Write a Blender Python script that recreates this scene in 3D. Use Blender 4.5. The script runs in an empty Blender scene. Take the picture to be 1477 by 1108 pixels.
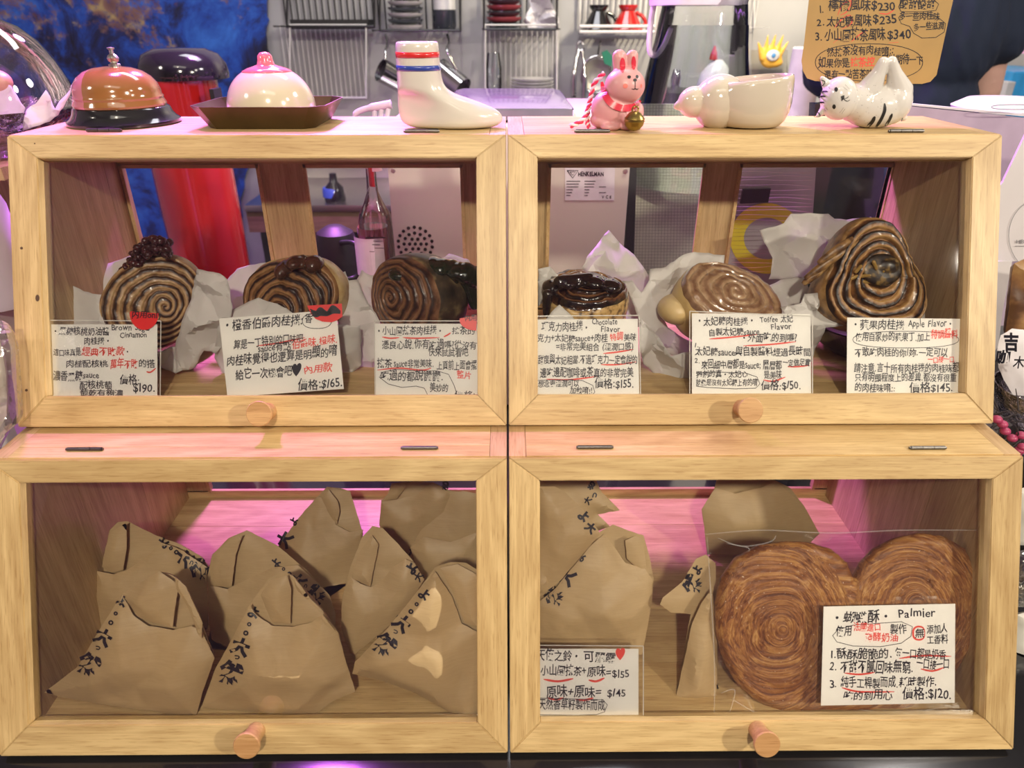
import bpy, bmesh, math, random
from mathutils import Vector, Matrix, noise
from mathutils.geometry import delaunay_2d_cdt
from mathutils.bvhtree import BVHTree
rnd = random.Random(7)
S = bpy.context.scene
C = S.collection
PI = math.pi
# ------------------------------------------------------------------ camera, light, exposure
CZ, TH, YAW, F = 0.615, 0.4851, 0.0071, 1000.0
cam = bpy.data.cameras.new('camera'); cam.sensor_width = 36; cam.lens = 36 * F / 1477; cam.clip_start = .02
co = bpy.data.objects.new('camera', cam); C.objects.link(co)
co.location = (0, 0, CZ); co.rotation_euler = (PI / 2 - TH, 0, -YAW * -1)
S.camera = co
cam.dof.use_dof = True; cam.dof.focus_distance = .78; cam.dof.aperture_fstop = 6.5
S.view_settings.view_transform = 'Standard'; S.view_settings.look = 'None'
S.view_settings.gamma = 1; S.view_settings.use_curve_mapping = False
S.view_settings.exposure = -0.2
w = bpy.data.worlds.new('world'); S.world = w; w.use_nodes = True
w.node_tree.nodes['Background'].inputs[0].default_value = (.9, .86, .8, 1)
w.node_tree.nodes['Background'].inputs[1].default_value = .25
S.cycles.transparent_max_bounces = 24

def area(name, loc, target, size, power, col, shape='DISK', sy=None):
    l = bpy.data.lights.new(name, 'AREA'); l.shape = shape; l.size = size
    if sy: l.size_y = sy
    l.energy = power; l.color = col
    o = bpy.data.objects.new(name, l); C.objects.link(o); o.location = loc
    o.rotation_euler = (Vector(target) - Vector(loc)).to_track_quat('-Z', 'Y').to_euler()
    return o
area('key_spot_centre', (.02, -1.0, 1.43), (0, .6, .3), .09, 25, (1, .89, .70))
area('key_spot_right', (1.75, -.95, 1.42), (0, .6, .3), .12, 40, (1, .90, .72))
area('ceiling_spot_left', (-.30, -.42, 1.95), (-.1, .6, .25), .14, 1.5, (1, .89, .70))
area('side_fill_left', (-2.1, -.4, 1.85), (0, .6, .3), .35, 14, (1, .90, .78))  # unseen soft fill added to lift the shadows from the left
area('side_fill_right', (2.2, -.4, 1.85), (0, .6, .3), .35, 8, (1, .90, .78))  # unseen soft fill added to lift the shadows from the right
area('ceiling_fill', (0, -.60, 2.25), (0, .5, .2), 1.4, 9, (1, .91, .78), 'RECTANGLE', .6)  # broad overhead fill, added to brighten the cabinet interiors
area('pink_neon', (-.36, 1.5, 1.20), (-.25, .80, .2), .16, 46, (.74, .20, 1.0))
sp_ = bpy.data.lights.new('pink_top_fill', 'SPOT'); sp_.energy = 60; sp_.color = (.72, .16, 1); sp_.spot_size = math.radians(46); sp_.spot_blend = .6; sp_.shadow_soft_size = .05  # second pink light, added to tint the left cabinet tops
so_ = bpy.data.objects.new('pink_top_fill', sp_); C.objects.link(so_); so_.location = (-.50, 1.02, 1.25); so_.rotation_euler = (Vector((-.30, .76, .516)) - so_.location).to_track_quat('-Z', 'Y').to_euler()
wl_ = bpy.data.lights.new('machine_fill_spot', 'SPOT'); wl_.energy = 30; wl_.color = (1, .93, .78); wl_.spot_size = math.radians(62); wl_.spot_blend = .5; wl_.shadow_soft_size = .06  # neutral fill added to offset the pink cast on the machine
wo_ = bpy.data.objects.new('machine_fill_spot', wl_); C.objects.link(wo_); wo_.location = (.28, .95, 1.2); wo_.rotation_euler = (Vector((.25, 1.12, .3)) - wo_.location).to_track_quat('-Z', 'Y').to_euler()
area('kitchen_panel', (-.1, 1.7, 2.1), (0, 2.3, .5), 1.2, 22, (.95, .95, 1), 'RECTANGLE', .5)
area('kitchen_warm_spot', (.75, 1.9, 1.3), (.95, 2.6, .72), .12, 24, (1, .86, .58))
area('counter_lamp_right', (1.1, .9, 1.3), (.8, .9, .5), .3, 7, (1, .95, .9))

# ------------------------------------------------------------------ pixel -> place
ct, st_ = math.cos(TH), math.sin(TH)
def ray(px, py):
    a = (px - 738.5) / F; b = (py - 554) / F
    x, y, z = a, ct - b * st_, -st_ - b * ct
    c, s = math.cos(YAW), math.sin(YAW)
    return Vector((x * c + y * s, -x * s + y * c, z))
CAM = Vector((0, 0, CZ))
co.rotation_euler = (PI / 2 - TH, 0, math.atan2(-ray(738.5, 554).x, ray(738.5, 554).y))
def R(px, py, Y):
    r = ray(px, py); return CAM + r * (Y / r.y)
def RZ(px, py, Z):
    r = ray(px, py); return CAM + r * ((Z - CZ) / r.z)
def RP(px, py, P0, n):
    r = ray(px, py); return CAM + r * ((P0 - CAM).dot(n) / r.dot(n))
AL = 0.4353; DL = 0.2811; W = .479; G = .0011; ST = .0285; RT = .0213; RB = .0299
ca, sa = math.cos(AL), math.sin(AL)
CAB = {'L': (.4176, 0.0), 'U': (.5847, .2609)}
def RD(c, px, py, off=0.0):
    n = Vector((0, -ca, sa)); y0, z0 = CAB[c]
    return RP(px, py, Vector((0, y0, z0)) - n * off, n)

# ------------------------------------------------------------------ objects
def tag(o, label=None, cat=None, group=None, kind=None):
    if label: o['label'] = label
    if cat: o['category'] = cat
    if group: o['group'] = group
    if kind: o['kind'] = kind
    return o
def thing(name, label, cat, loc, group=None):
    o = bpy.data.objects.new(name, None); o.empty_display_size = .02; C.objects.link(o); o.location = loc
    return tag(o, label, cat, group)
def root_loc(p):
    v = Vector((0, 0, 0))
    while p is not None:
        v += p.location; p = p.parent
    return v
def obj(name, bm, mat, parent=None, smooth=False, label=None, loc=None):
    """bm holds world coordinates; linked as one mesh object under parent"""
    me = bpy.data.meshes.new(name)
    if isinstance(bm, bpy.types.Mesh): me = bm
    else:
        base = root_loc(parent) if parent is not None else (Vector(loc) if loc is not None else None)
        if base is None:
            vs = [v.co for v in bm.verts]
            base = Vector(((min(v.x for v in vs) + max(v.x for v in vs)) / 2, (min(v.y for v in vs) + max(v.y for v in vs)) / 2, min(v.z for v in vs)))
        bmesh.ops.translate(bm, verts=bm.verts, vec=-base)
        bm.to_mesh(me); bm.free()
    o = bpy.data.objects.new(name, me); C.objects.link(o)
    if parent is not None: o.parent = parent
    else: o.location = base
    if isinstance(mat, (list, tuple)):
        for m in mat: me.materials.append(m)
    else: me.materials.append(mat)
    if smooth:
        for p in me.polygons: p.use_smooth = True
        if smooth == 'auto':
            try: me.set_sharp_from_angle(angle=math.radians(38))
            except Exception: pass
    if label: o['label'] = label
    return o
def struct(name, bm, mat): 
    o = obj(name, bm, mat); o['kind'] = 'structure'; return o

# ------------------------------------------------------------------ mesh helpers
def NB(): return bmesh.new()
def hexa(bm, pts, mi=0):
    v = [bm.verts.new(p) for p in pts]
    for f in ((0, 3, 2, 1), (4, 5, 6, 7), (0, 1, 5, 4), (1, 2, 6, 5), (2, 3, 7, 6), (3, 0, 4, 7)):
        fc = bm.faces.new([v[i] for i in f]); fc.material_index = mi
    return v
def box(bm, x0, x1, y0, y1, z0, z1, mi=0, M=None, bev=0):
    pts = [Vector(p) for p in ((x0, y0, z0), (x1, y0, z0), (x1, y1, z0), (x0, y1, z0), (x0, y0, z1), (x1, y0, z1), (x1, y1, z1), (x0, y1, z1))]
    if M is not None: pts = [M @ p for p in pts]
    v = hexa(bm, pts, mi)
    if bev:
        es = {e for q in v for e in q.link_edges}
        bmesh.ops.bevel(bm, geom=list(es), offset=bev, segments=2, affect='EDGES', profile=.7)
def lathe(bm, prof, c, axis=(0, 0, 1), seg=48, mi=0, sx=1.0, cap=True):
    """prof: list of (radius, height along axis)"""
    ax = Vector(axis).normalized(); q = ax.to_track_quat('Z', 'Y').to_matrix()
    rings = []
    for r, h in prof:
        if r < 1e-6: rings.append([bm.verts.new(Vector(c) + q @ Vector((0, 0, h)))])
        else: rings.append([bm.verts.new(Vector(c) + q @ Vector((r * sx * math.cos(2 * PI * k / seg), r * math.sin(2 * PI * k / seg), h))) for k in range(seg)])
    for a, b in zip(rings, rings[1:]):
        if len(a) == 1 and len(b) == 1: continue
        for k in range(seg):
            k2 = (k + 1) % seg
            if len(a) == 1: f = (a[0], b[k2], b[k])
            elif len(b) == 1: f = (a[k], a[k2], b[0])
            else: f = (a[k], a[k2], b[k2], b[k])
            bm.faces.new(f).material_index = mi
    if cap:
        if len(rings[0]) > 1: bm.faces.new(rings[0][::-1]).material_index = mi
        if len(rings[-1]) > 1: bm.faces.new(rings[-1]).material_index = mi
def tube(bm, pts, r, seg=10, mi=0, closed=False, cap=True):
    pts = [Vector(p) for p in pts]; n = len(pts); rings = []
    up = Vector((0, 0, 1)); prev = None
    for i, p in enumerate(pts):
        if closed: t = (pts[(i + 1) % n] - pts[i - 1])
        else: t = pts[min(i + 1, n - 1)] - pts[max(i - 1, 0)]
        t.normalize()
        if prev is None:
            a = t.cross(up)
            if a.length < .1: a = t.cross(Vector((1, 0, 0)))
        else: a = prev - t * prev.dot(t)
        a.normalize(); prev = a; b = t.cross(a)
        rr = r[i] if isinstance(r, (list, tuple)) else r
        rings.append([bm.verts.new(p + (a * math.cos(2 * PI * k / seg) + b * math.sin(2 * PI * k / seg)) * rr) for k in range(seg)])
    m = n if closed else n - 1
    for i in range(m):
        A, B = rings[i], rings[(i + 1) % n]
        for k in range(seg):
            bm.faces.new((A[k], A[(k + 1) % seg], B[(k + 1) % seg], B[k])).material_index = mi
    if cap and not closed:
        bm.faces.new(rings[0][::-1]).material_index = mi; bm.faces.new(rings[-1]).material_index = mi
def smoothpath(pts, n=6):
    pts = [Vector(p) for p in pts]; out = []
    for i in range(len(pts) - 1):
        p0 = pts[max(i - 1, 0)]; p1 = pts[i]; p2 = pts[i + 1]; p3 = pts[min(i + 2, len(pts) - 1)]
        for k in range(n):
            t = k / n
            out.append(.5 * ((2 * p1) + (-p0 + p2) * t + (2 * p0 - 5 * p1 + 4 * p2 - p3) * t * t + (-p0 + 3 * p1 - 3 * p2 + p3) * t ** 3))
    out.append(pts[-1]); return out
def prism(bm, poly, d, mi=0):
    """poly: list of world points (planar), extruded by vector d"""
    d = Vector(d); a = [bm.verts.new(p) for p in poly]; b = [bm.verts.new(Vector(p) + d) for p in poly]
    n = len(a); bm.faces.new(a[::-1]).material_index = mi; bm.faces.new(b).material_index = mi
    for i in range(n): bm.faces.new((a[i], a[(i + 1) % n], b[(i + 1) % n], b[i])).material_index = mi
def loft(bm, rings, mi=0, cap0=True, cap1=True):
    rs = [[bm.verts.new(p) for p in r] for r in rings]; n = len(rs[0])
    for A, B in zip(rs, rs[1:]):
        for k in range(n): bm.faces.new((A[k], A[(k + 1) % n], B[(k + 1) % n], B[k])).material_index = mi
    if cap0: bm.faces.new(rs[0][::-1]).material_index = mi
    if cap1: bm.faces.new(rs[-1]).material_index = mi
def ellring(c, rx, ry, n=40, p=2.0):
    out = []
    for k in range(n):
        t = 2 * PI * k / n; a, b = math.cos(t), math.sin(t)
        out.append(Vector((c[0] + rx * math.copysign(abs(a) ** (2 / p), a), c[1] + ry * math.copysign(abs(b) ** (2 / p), b), c[2])))
    return out
def blob(parts, voxel=.0012, smooth=6, factor=.5):
    """parts: ('e', centre, (rx,ry,rz), rotmatrix or None) or ('c', p, q, r1, r2): merged to one continuous mesh"""
    bm = NB()
    for p in parts:
        if p[0] == 'e':
            M = Matrix.Translation(p[1]) @ (p[3].to_4x4() if len(p) > 3 and p[3] else Matrix()) @ Matrix.Diagonal((*p[2], 1))
            bmesh.ops.create_icosphere(bm, subdivisions=4, radius=1, matrix=M)
        else:
            a, b = Vector(p[1]), Vector(p[2]); n = 14
            for i in range(n + 1):
                t = i / n; r = p[3] + (p[4] - p[3]) * t
                bmesh.ops.create_icosphere(bm, subdivisions=2, radius=r, matrix=Matrix.Translation(a.lerp(b, t)))
    me = bpy.data.meshes.new('t'); bm.to_mesh(me); bm.free()
    o = bpy.data.objects.new('t', me); C.objects.link(o)
    m = o.modifiers.new('r', 'REMESH'); m.mode = 'VOXEL'; m.voxel_size = voxel
    if smooth:
        m = o.modifiers.new('s', 'SMOOTH'); m.factor = factor; m.iterations = smooth
    dg = bpy.context.evaluated_depsgraph_get()
    me2 = bpy.data.meshes.new_from_object(o.evaluated_get(dg))
    bm = NB(); bm.from_mesh(me2)
    bpy.data.objects.remove(o); bpy.data.meshes.remove(me); bpy.data.meshes.remove(me2)
    return bm
def rot(ax, deg): return Matrix.Rotation(math.radians(deg), 3, ax)

def inpoly(x, y, P):
    c = False; n = len(P)
    for i in range(n):
        x1, y1 = P[i]; x2, y2 = P[i - 1]
        if (y1 > y) != (y2 > y) and x < (x2 - x1) * (y - y1) / (y2 - y1) + x1: c = not c
    return c
def dpoly(x, y, P):
    m = 1e9
    for i in range(len(P)):
        x1, y1 = P[i - 1]; x2, y2 = P[i]; dx, dy = x2 - x1, y2 - y1
        t = max(0, min(1, ((x - x1) * dx + (y - y1) * dy) / (dx * dx + dy * dy + 1e-9)))
        m = min(m, math.hypot(x - x1 - t * dx, y - y1 - t * dy))
    return m
def densify(P, step, jag=0):
    out = []
    for i in range(len(P)):
        a, b = P[i], P[(i + 1) % len(P)]; L = math.hypot(b[0] - a[0], b[1] - a[1]); n = max(1, int(L / step))
        for k in range(n):
            t = k / n; x, y = a[0] + (b[0] - a[0]) * t, a[1] + (b[1] - a[1]) * t
            if jag and k: x += rnd.uniform(-jag, jag); y += rnd.uniform(-jag, jag)
            out.append((x, y))
    return out
def sheetmesh(P, step, jag=0):
    O = densify(P, step * 1.4, jag); n = len(O)
    xs = [p[0] for p in O]; ys = [p[1] for p in O]; pts = [Vector(p) for p in O]
    y = min(ys) + step * .5; row = 0
    while y < max(ys):
        x = min(xs) + step * (.5 if row % 2 else 1.0)
        while x < max(xs):
            if inpoly(x, y, O) and dpoly(x, y, O) > step * .45: pts.append(Vector((x + rnd.uniform(-.25, .25) * step, y + rnd.uniform(-.25, .25) * step)))
            x += step
        y += step * .87; row += 1
    v, e, f, *_ = delaunay_2d_cdt(pts, [(i, (i + 1) % n) for i in range(n)], [], 1, 1e-4)
    d = [dpoly(p.x, p.y, O) for p in v]
    return v, f, d
def crease(x, y, sc, seed, sharp=1.0):
    a = noise.noise(Vector((x / sc, y / sc, seed))); b = noise.noise(Vector((x / sc * 2.3 + 9, y / sc * 2.3, seed + 4)))
    return (1 - abs(a) * 2.4) * .7 + (1 - abs(b) * 2.4) * .3
def facet(x, y, sc, seed):
    d, p = noise.voronoi(Vector((x / sc, y / sc, seed)))
    h = noise.noise(p[0] * 3.1 + Vector((seed, 0, 0)))
    gx = noise.noise(p[0] * 5.7); gy = noise.noise(p[0] * 7.9 + Vector((3, 1, 2)))
    o = Vector((x / sc, y / sc, seed)) - p[0]
    return h * .3 + (o.x * gx + o.y * gy) * 1.6
class Crumple:
    """continuous field of flat facets meeting in sharp folds"""
    def __init__(self, P, sp, seed, sp2=None, k2=.3):
        r = random.Random(int(seed * 100) + 5); self.L = []
        x0, x1 = min(p[0] for p in P) - 60, max(p[0] for p in P) + 60; y0, y1 = min(p[1] for p in P) - 60, max(p[1] for p in P) + 60
        for s_, k in ((sp, 1.0), (sp2 or sp * .38, k2)):
            pts = []; y = y0
            while y < y1:
                x = x0
                while x < x1: pts.append(Vector((x + r.uniform(-.48, .48) * s_, y + r.uniform(-.48, .48) * s_))); x += s_
                y += s_
            v, e, f, *_ = delaunay_2d_cdt(pts, [], [], 0, 1e-4)
            V = [Vector((p.x, p.y, r.uniform(-1, 1) * k * s_)) for p in v]
            self.L.append((BVHTree.FromPolygons(V, [tuple(t) for t in f]), sp))
    def __call__(self, x, y):
        h = 0
        for T, sp in self.L:
            q = T.ray_cast(Vector((x, y, 1000)), Vector((0, 0, -1)))
            if q[0] is not None: h += q[0].z / sp
        return h
def paper(name, P, planefn, mat, parent=None, amp=.004, step=6, sc=34, seed=0, thick=.0004, jag=1.0, curl=.0):
    """thin crumpled sheet standing where planefn(px,py) puts it"""
    v, f, d = sheetmesh(P, step, jag); bm = NB(); vs = []; CR = Crumple(P, sc, seed)
    for p, dd in zip(v, d):
        w0 = planefn(p.x, p.y); h = CR(p.x, p.y) * amp * 2.3
        r = (w0 - CAM).normalized()
        vs.append(bm.verts.new(w0 + Vector((0, 1, 0)) * h + r * curl * (dd / 40) ** 2 * .01))
    for t in f:
        try: bm.faces.new([vs[i] for i in t])
        except ValueError: pass
    bmesh.ops.recalc_face_normals(bm, faces=bm.faces)
    o = obj(name, bm, mat, parent, smooth=True); o.data.set_sharp_from_angle(angle=math.radians(17))
    m = o.modifiers.new('solid', 'SOLIDIFY'); m.thickness = thick
    return o
def pillow(name, P, P0, lean, mat, parent, bulge=.02, back=.03, amp=.003, step=6, sc=60, seed=0, rise=35, zmin=None, jag=.4, attr=None, edge=.0, ridge=None):
    """closed sack shape: front skin bulges out from the plane, back skin behind it"""
    n = Vector((0, -math.cos(lean), math.sin(lean))); v, f, d = sheetmesh(P, step, jag); bm = NB(); fr = []; bk = []; CR = Crumple(P, sc, seed, k2=.22)
    at = []
    for p, dd in zip(v, d):
        w0 = RP(p.x, p.y, P0, n); s = min(1, dd / rise) ** .75
        h = s * bulge + CR(p.x, p.y) * amp * 1.5 * (.3 + .7 * min(1, dd / 12))
        if ridge: h += ridge(p.x, p.y, dd)
        a = w0 + n * h; b = w0 - n * (s * back + edge)
        if zmin is not None: a.z = max(a.z, zmin); b.z = max(b.z, zmin)
        fr.append(bm.verts.new(a)); at.append((p.x, p.y))
        bk.append(fr[-1] if (dd < .01 and edge == 0) else bm.verts.new(b))
        if bk[-1] is not fr[-1]: at.append((p.x, p.y))
    for t in f:
        try: bm.faces.new([fr[i] for i in t])
        except ValueError: pass
        if all(fr[i] is bk[i] for i in t): continue
        try: bm.faces.new([bk[i] for i in t][::-1])
        except ValueError: pass
    if edge:
        cnt = {}
        for t in f:
            for i in range(3):
                e = (t[i], t[(i + 1) % 3]); cnt[tuple(sorted(e))] = cnt.get(tuple(sorted(e)), 0) + 1
        for (i, j), c in cnt.items():
            if c == 1:
                try: bm.faces.new((fr[i], fr[j], bk[j], bk[i]))
                except ValueError: pass
    bmesh.ops.recalc_face_normals(bm, faces=bm.faces)
    o = obj(name, bm, mat, parent, smooth=True)
    if not attr: o.data.set_sharp_from_angle(angle=math.radians(21))
    if attr:
        A = o.data.attributes.new('swirl', 'FLOAT', 'POINT')
        for i, (x, y) in enumerate(at): A.data[i].value = attr(x, y)
    return o

# ------------------------------------------------------------------ materials
def nodes(name):
    m = bpy.data.materials.new(name); m.use_nodes = True; nt = m.node_tree
    return m, nt, nt.nodes['Principled BSDF']
def N(nt, t, **kw):
    n = nt.nodes.new(t)
    for k, v in kw.items():
        if k in n.inputs: n.inputs[k].default_value = v
        else: setattr(n, k, v)
    return n
def ramp(nt, fac, stops):
    r = nt.nodes.new('ShaderNodeValToRGB'); e = r.color_ramp.elements
    while len(e) < len(stops): e.new(.5)
    for i, (p, c) in enumerate(stops): e[i].position = p; e[i].color = (*c, 1) if len(c) == 3 else c
    nt.links.new(fac, r.inputs[0]); return r.outputs[0]
def setp(p, **k):
    for a, b in k.items():
        a = a.replace('_', ' ')
        if a in p.inputs: p.inputs[a].default_value = b
def plain(name, col, rough=.5, metal=0, var=.08, scale=30, bump=0, bscale=60, coat=0, sub=0, alpha=1, trans=0, spec=.5):
    m, nt, p = nodes(name); L = nt.links.new
    tc = N(nt, 'ShaderNodeTexCoord'); no = N(nt, 'ShaderNodeTexNoise', Scale=scale, Detail=4)
    L(tc.outputs['Object'], no.inputs['Vector'])
    c0 = [max(0, c * (1 - var)) for c in col]; c1 = [min(1, c * (1 + var)) for c in col]
    L(ramp(nt, no.outputs['Fac'], [(.3, c0), (.7, c1)]), p.inputs['Base Color'])
    setp(p, Roughness=rough, Metallic=metal, Coat_Weight=coat, Coat_Roughness=.05, Alpha=alpha, Transmission_Weight=trans, Subsurface_Weight=sub, Subsurface_Scale=.01)
    p.inputs['Specular IOR Level'].default_value = spec
    if bump:
        nb = N(nt, 'ShaderNodeTexNoise', Scale=bscale, Detail=5); L(tc.outputs['Object'], nb.inputs['Vector'])
        b = N(nt, 'ShaderNodeBump', Strength=bump, Distance=.002); L(nb.outputs['Fac'], b.inputs['Height']); L(b.outputs['Normal'], p.inputs['Normal'])
    return m
def wood(name, axis, tilt=0.0, c0=(.46, .30, .125), c1=(.66, .475, .225), rough=.42, k=1.0):
    m, nt, p = nodes(name); L = nt.links.new
    tc = N(nt, 'ShaderNodeTexCoord'); oi = N(nt, 'ShaderNodeObjectInfo')
    mp = N(nt, 'ShaderNodeMapping'); mp.inputs['Rotation'].default_value = (tilt, 0, 0); L(tc.outputs['Object'], mp.inputs['Vector'])
    ad = N(nt, 'ShaderNodeVectorMath', operation='MULTIPLY_ADD'); ad.inputs[1].default_value = (1, 1, 1)
    cm = N(nt, 'ShaderNodeCombineXYZ'); ml = N(nt, 'ShaderNodeMath', operation='MULTIPLY'); ml.inputs[1].default_value = 37
    L(oi.outputs['Random'], ml.inputs[0])
    for i in range(3): L(ml.outputs[0], cm.inputs[i])
    L(mp.outputs[0], ad.inputs[0]); L(cm.outputs[0], ad.inputs[2])
    def sc(al, ac):
        q = N(nt, 'ShaderNodeMapping'); s = [ac * k] * 3; s[axis] = al * k; q.inputs['Scale'].default_value = s
        L(ad.outputs[0], q.inputs['Vector']); return q.outputs[0]
    fine = N(nt, 'ShaderNodeTexNoise', Scale=1, Detail=5, Roughness=.65); L(sc(14, 420), fine.inputs['Vector'])
    broad = N(nt, 'ShaderNodeTexNoise', Scale=1, Detail=3, Distortion=.6); L(sc(4.5, 42), broad.inputs['Vector'])
    pores = N(nt, 'ShaderNodeTexNoise', Scale=1, Detail=2); L(sc(50, 900), pores.inputs['Vector'])
    # growth rings: bands of a slowly warped field
    rings = N(nt, 'ShaderNodeMath', operation='SINE'); r2 = N(nt, 'ShaderNodeMath', operation='MULTIPLY'); r2.inputs[1].default_value = 58
    ringn = N(nt, 'ShaderNodeTexNoise', Scale=1, Detail=1); L(sc(3.2, 14), ringn.inputs['Vector'])
    L(ringn.outputs['Fac'], r2.inputs[0]); L(r2.outputs[0], rings.inputs[0])
    a = N(nt, 'ShaderNodeMath', operation='MULTIPLY_ADD'); a.inputs[1].default_value = .55; L(fine.outputs['Fac'], a.inputs[0])
    b = N(nt, 'ShaderNodeMath', operation='MULTIPLY_ADD'); b.inputs[1].default_value = .45; L(broad.outputs['Fac'], b.inputs[0]); b.inputs[2].default_value = 0
    L(b.outputs[0], a.inputs[2])
    c = N(nt, 'ShaderNodeMath', operation='MULTIPLY_ADD'); c.inputs[1].default_value = .05; L(rings.outputs[0], c.inputs[0]); L(a.outputs[0], c.inputs[2])
    mid = [(x + y) / 2 for x, y in zip(c0, c1)]
    col = ramp(nt, c.outputs[0], [(.34, c0), (.5, mid), (.62, c1), (.72, [min(1, x * 1.05) for x in c1])])
    pm = N(nt, 'ShaderNodeMixRGB', blend_type='MULTIPLY'); L(col, pm.inputs[1])
    L(ramp(nt, pores.outputs['Fac'], [(.56, (1, 1, 1)), (.70, (.58, .46, .32))]), pm.inputs[2]); pm.inputs[0].default_value = .5
    hv = N(nt, 'ShaderNodeHueSaturation'); L(pm.outputs[0], hv.inputs['Color'])
    vr = N(nt, 'ShaderNodeMapRange'); vr.inputs['To Min'].default_value = .88; vr.inputs['To Max'].default_value = 1.08
    L(oi.outputs['Random'], vr.inputs[0]); L(vr.outputs[0], hv.inputs['Value'])
    L(hv.outputs[0], p.inputs['Base Color']); setp(p, Roughness=rough)
    bp = N(nt, 'ShaderNodeBump', Strength=.15, Distance=.0006); L(a.outputs[0], bp.inputs['Height']); L(bp.outputs['Normal'], p.inputs['Normal'])
    return m
def clear(name, tint=(1, 1, 1), gloss=.05, rough=.02, ior=1.45, bump=0, bscale=40):
    """thin clear film or pane: passes light straight through and mirrors by Fresnel"""
    m = bpy.data.materials.new(name); m.use_nodes = True; nt = m.node_tree; nt.nodes.clear(); L = nt.links.new
    o = N(nt, 'ShaderNodeOutputMaterial'); t = N(nt, 'ShaderNodeBsdfTransparent'); t.inputs[0].default_value = (*tint, 1)
    g = N(nt, 'ShaderNodeBsdfGlossy'); g.inputs['Roughness'].default_value = rough; g.inputs[0].default_value = (1, 1, 1, 1)
    fr = N(nt, 'ShaderNodeFresnel', IOR=ior); ad = N(nt, 'ShaderNodeMath', operation='ADD'); ad.inputs[1].default_value = gloss; ad.use_clamp = True
    L(fr.outputs[0], ad.inputs[0]); mx = N(nt, 'ShaderNodeMixShader'); L(ad.outputs[0], mx.inputs[0]); L(t.outputs[0], mx.inputs[1]); L(g.outputs[0], mx.inputs[2])
    L(mx.outputs[0], o.inputs[0])
    if bump:
        tc = N(nt, 'ShaderNodeTexCoord'); nb = N(nt, 'ShaderNodeTexNoise', Scale=bscale, Detail=3); L(tc.outputs['Object'], nb.inputs['Vector'])
        b = N(nt, 'ShaderNodeBump', Strength=bump, Distance=.004); L(nb.outputs['Fac'], b.inputs['Height'])
        L(b.outputs['Normal'], g.inputs['Normal']); L(b.outputs['Normal'], fr.inputs['Normal'])
    return m
WX = wood('rubberwood along', 0); WS = wood('rubberwood upright', 2, AL); WY = wood('rubberwood deep', 1, 0, (.46, .29, .13), (.66, .46, .25))
WV = wood('rubberwood side', 2, 0, (.42, .28, .13), (.62, .45, .23)); WK = wood('knob wood', 0, 0, (.42, .22, .085), (.58, .34, .15))
GLASS = clear('door glass', gloss=.012); FILM = clear('clear film', gloss=.03, rough=.08, bump=.5, bscale=25)
CLEARW = clear('clear glassware', (.96, .98, .98), gloss=.06, rough=.01)
INK = plain('black ink', (.012, .011, .02), .45, var=.2); REDINK = plain('red ink', (.75, .07, .05), .5); CARDM = plain('white card', (.80, .78, .73), .6, var=.02)
STEEL = plain('brushed steel', (.55, .53, .49), .32, 1, .06, 8, .05, 120); DARKMETAL = plain('dark hinge metal', (.16, .15, .14), .35, 1)
def gapmat(): return plain('black lacquer', (.008, .008, .009), .15)
BLACK = plain('black gloss', (.010, .010, .012), .12, coat=.5); BLACKM = plain('black matt', (.014, .014, .016), .5); WHITEG = plain('white glaze', (.64, .60, .53), .18, var=.02, coat=.6)

# ------------------------------------------------------------------ the room
def mural_mat():
    m, nt, p = nodes('blue mural paint'); L = nt.links.new; tc = N(nt, 'ShaderNodeTexCoord')
    a = N(nt, 'ShaderNodeTexNoise', Scale=4.6, Detail=9, Roughness=.72, Distortion=.6); L(tc.outputs['Object'], a.inputs['Vector'])
    b = N(nt, 'ShaderNodeTexNoise', Scale=2.1, Detail=10, Roughness=.78, Distortion=.3); mp = N(nt, 'ShaderNodeMapping'); mp.inputs['Location'].default_value = (3, 7, 2.2); L(tc.outputs['Object'], mp.inputs[0]); L(mp.outputs[0], b.inputs['Vector'])
    v = N(nt, 'ShaderNodeTexVoronoi', Scale=22); L(tc.outputs['Object'], v.inputs['Vector'])
    c = ramp(nt, a.outputs['Fac'], [(.38, (.005, .006, .02)), (.45, (.008, .02, .12)), (.52, (.010, .06, .38)), (.66, (.03, .15, .62))])
    mx = N(nt, 'ShaderNodeMixRGB'); L(ramp(nt, b.outputs['Fac'], [(.54, (0, 0, 0)), (.60, (1, 1, 1))]), mx.inputs[0]); L(c, mx.inputs[1])
    L(ramp(nt, v.outputs['Distance'], [(.2, (.10, .04, .06)), (.6, (.22, .12, .10)), (.8, (.4, .30, .14))]), mx.inputs[2])
    L(mx.outputs[0], p.inputs['Base Color']); setp(p, Roughness=.45); return m
WALLM = plain('grey plaster wall', (.36, .36, .38), .7, var=.14, scale=3, bump=.1)
FLOORM = plain('dark screed floor', (.09, .08, .075), .5, var=.2, scale=4)
CEILM = plain('ceiling paint', (.5, .48, .46), .8)
YW = 2.6
bm = NB(); box(bm, -2.4, 2.6, -2.4, YW + .1, -.70, -.65); struct('floor', bm, FLOORM)
bm = NB(); box(bm, -2.4, 2.6, -2.4, YW + .1, 2.3, 2.36); struct('ceiling', bm, CEILM)
bm = NB(); box(bm, -2.4, 2.6, YW, YW + .1, -.65, 2.3); struct('wall_back', bm, WALLM)
bm = NB(); box(bm, -2.5, -2.4, -2.4, YW, -.65, 2.3); struct('wall_left', bm, plain('lilac wall', (.5, .42, .5), .8))
bm = NB(); box(bm, 2.6, 2.7, -2.4, YW, -.65, 2.3); struct('wall_right', bm, WALLM)
bm = NB(); box(bm, -2.4, 2.6, -2.5, -2.4, -.65, 2.3); struct('wall_front', bm, plain('street side wall', (.25, .22, .2), .8))
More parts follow.
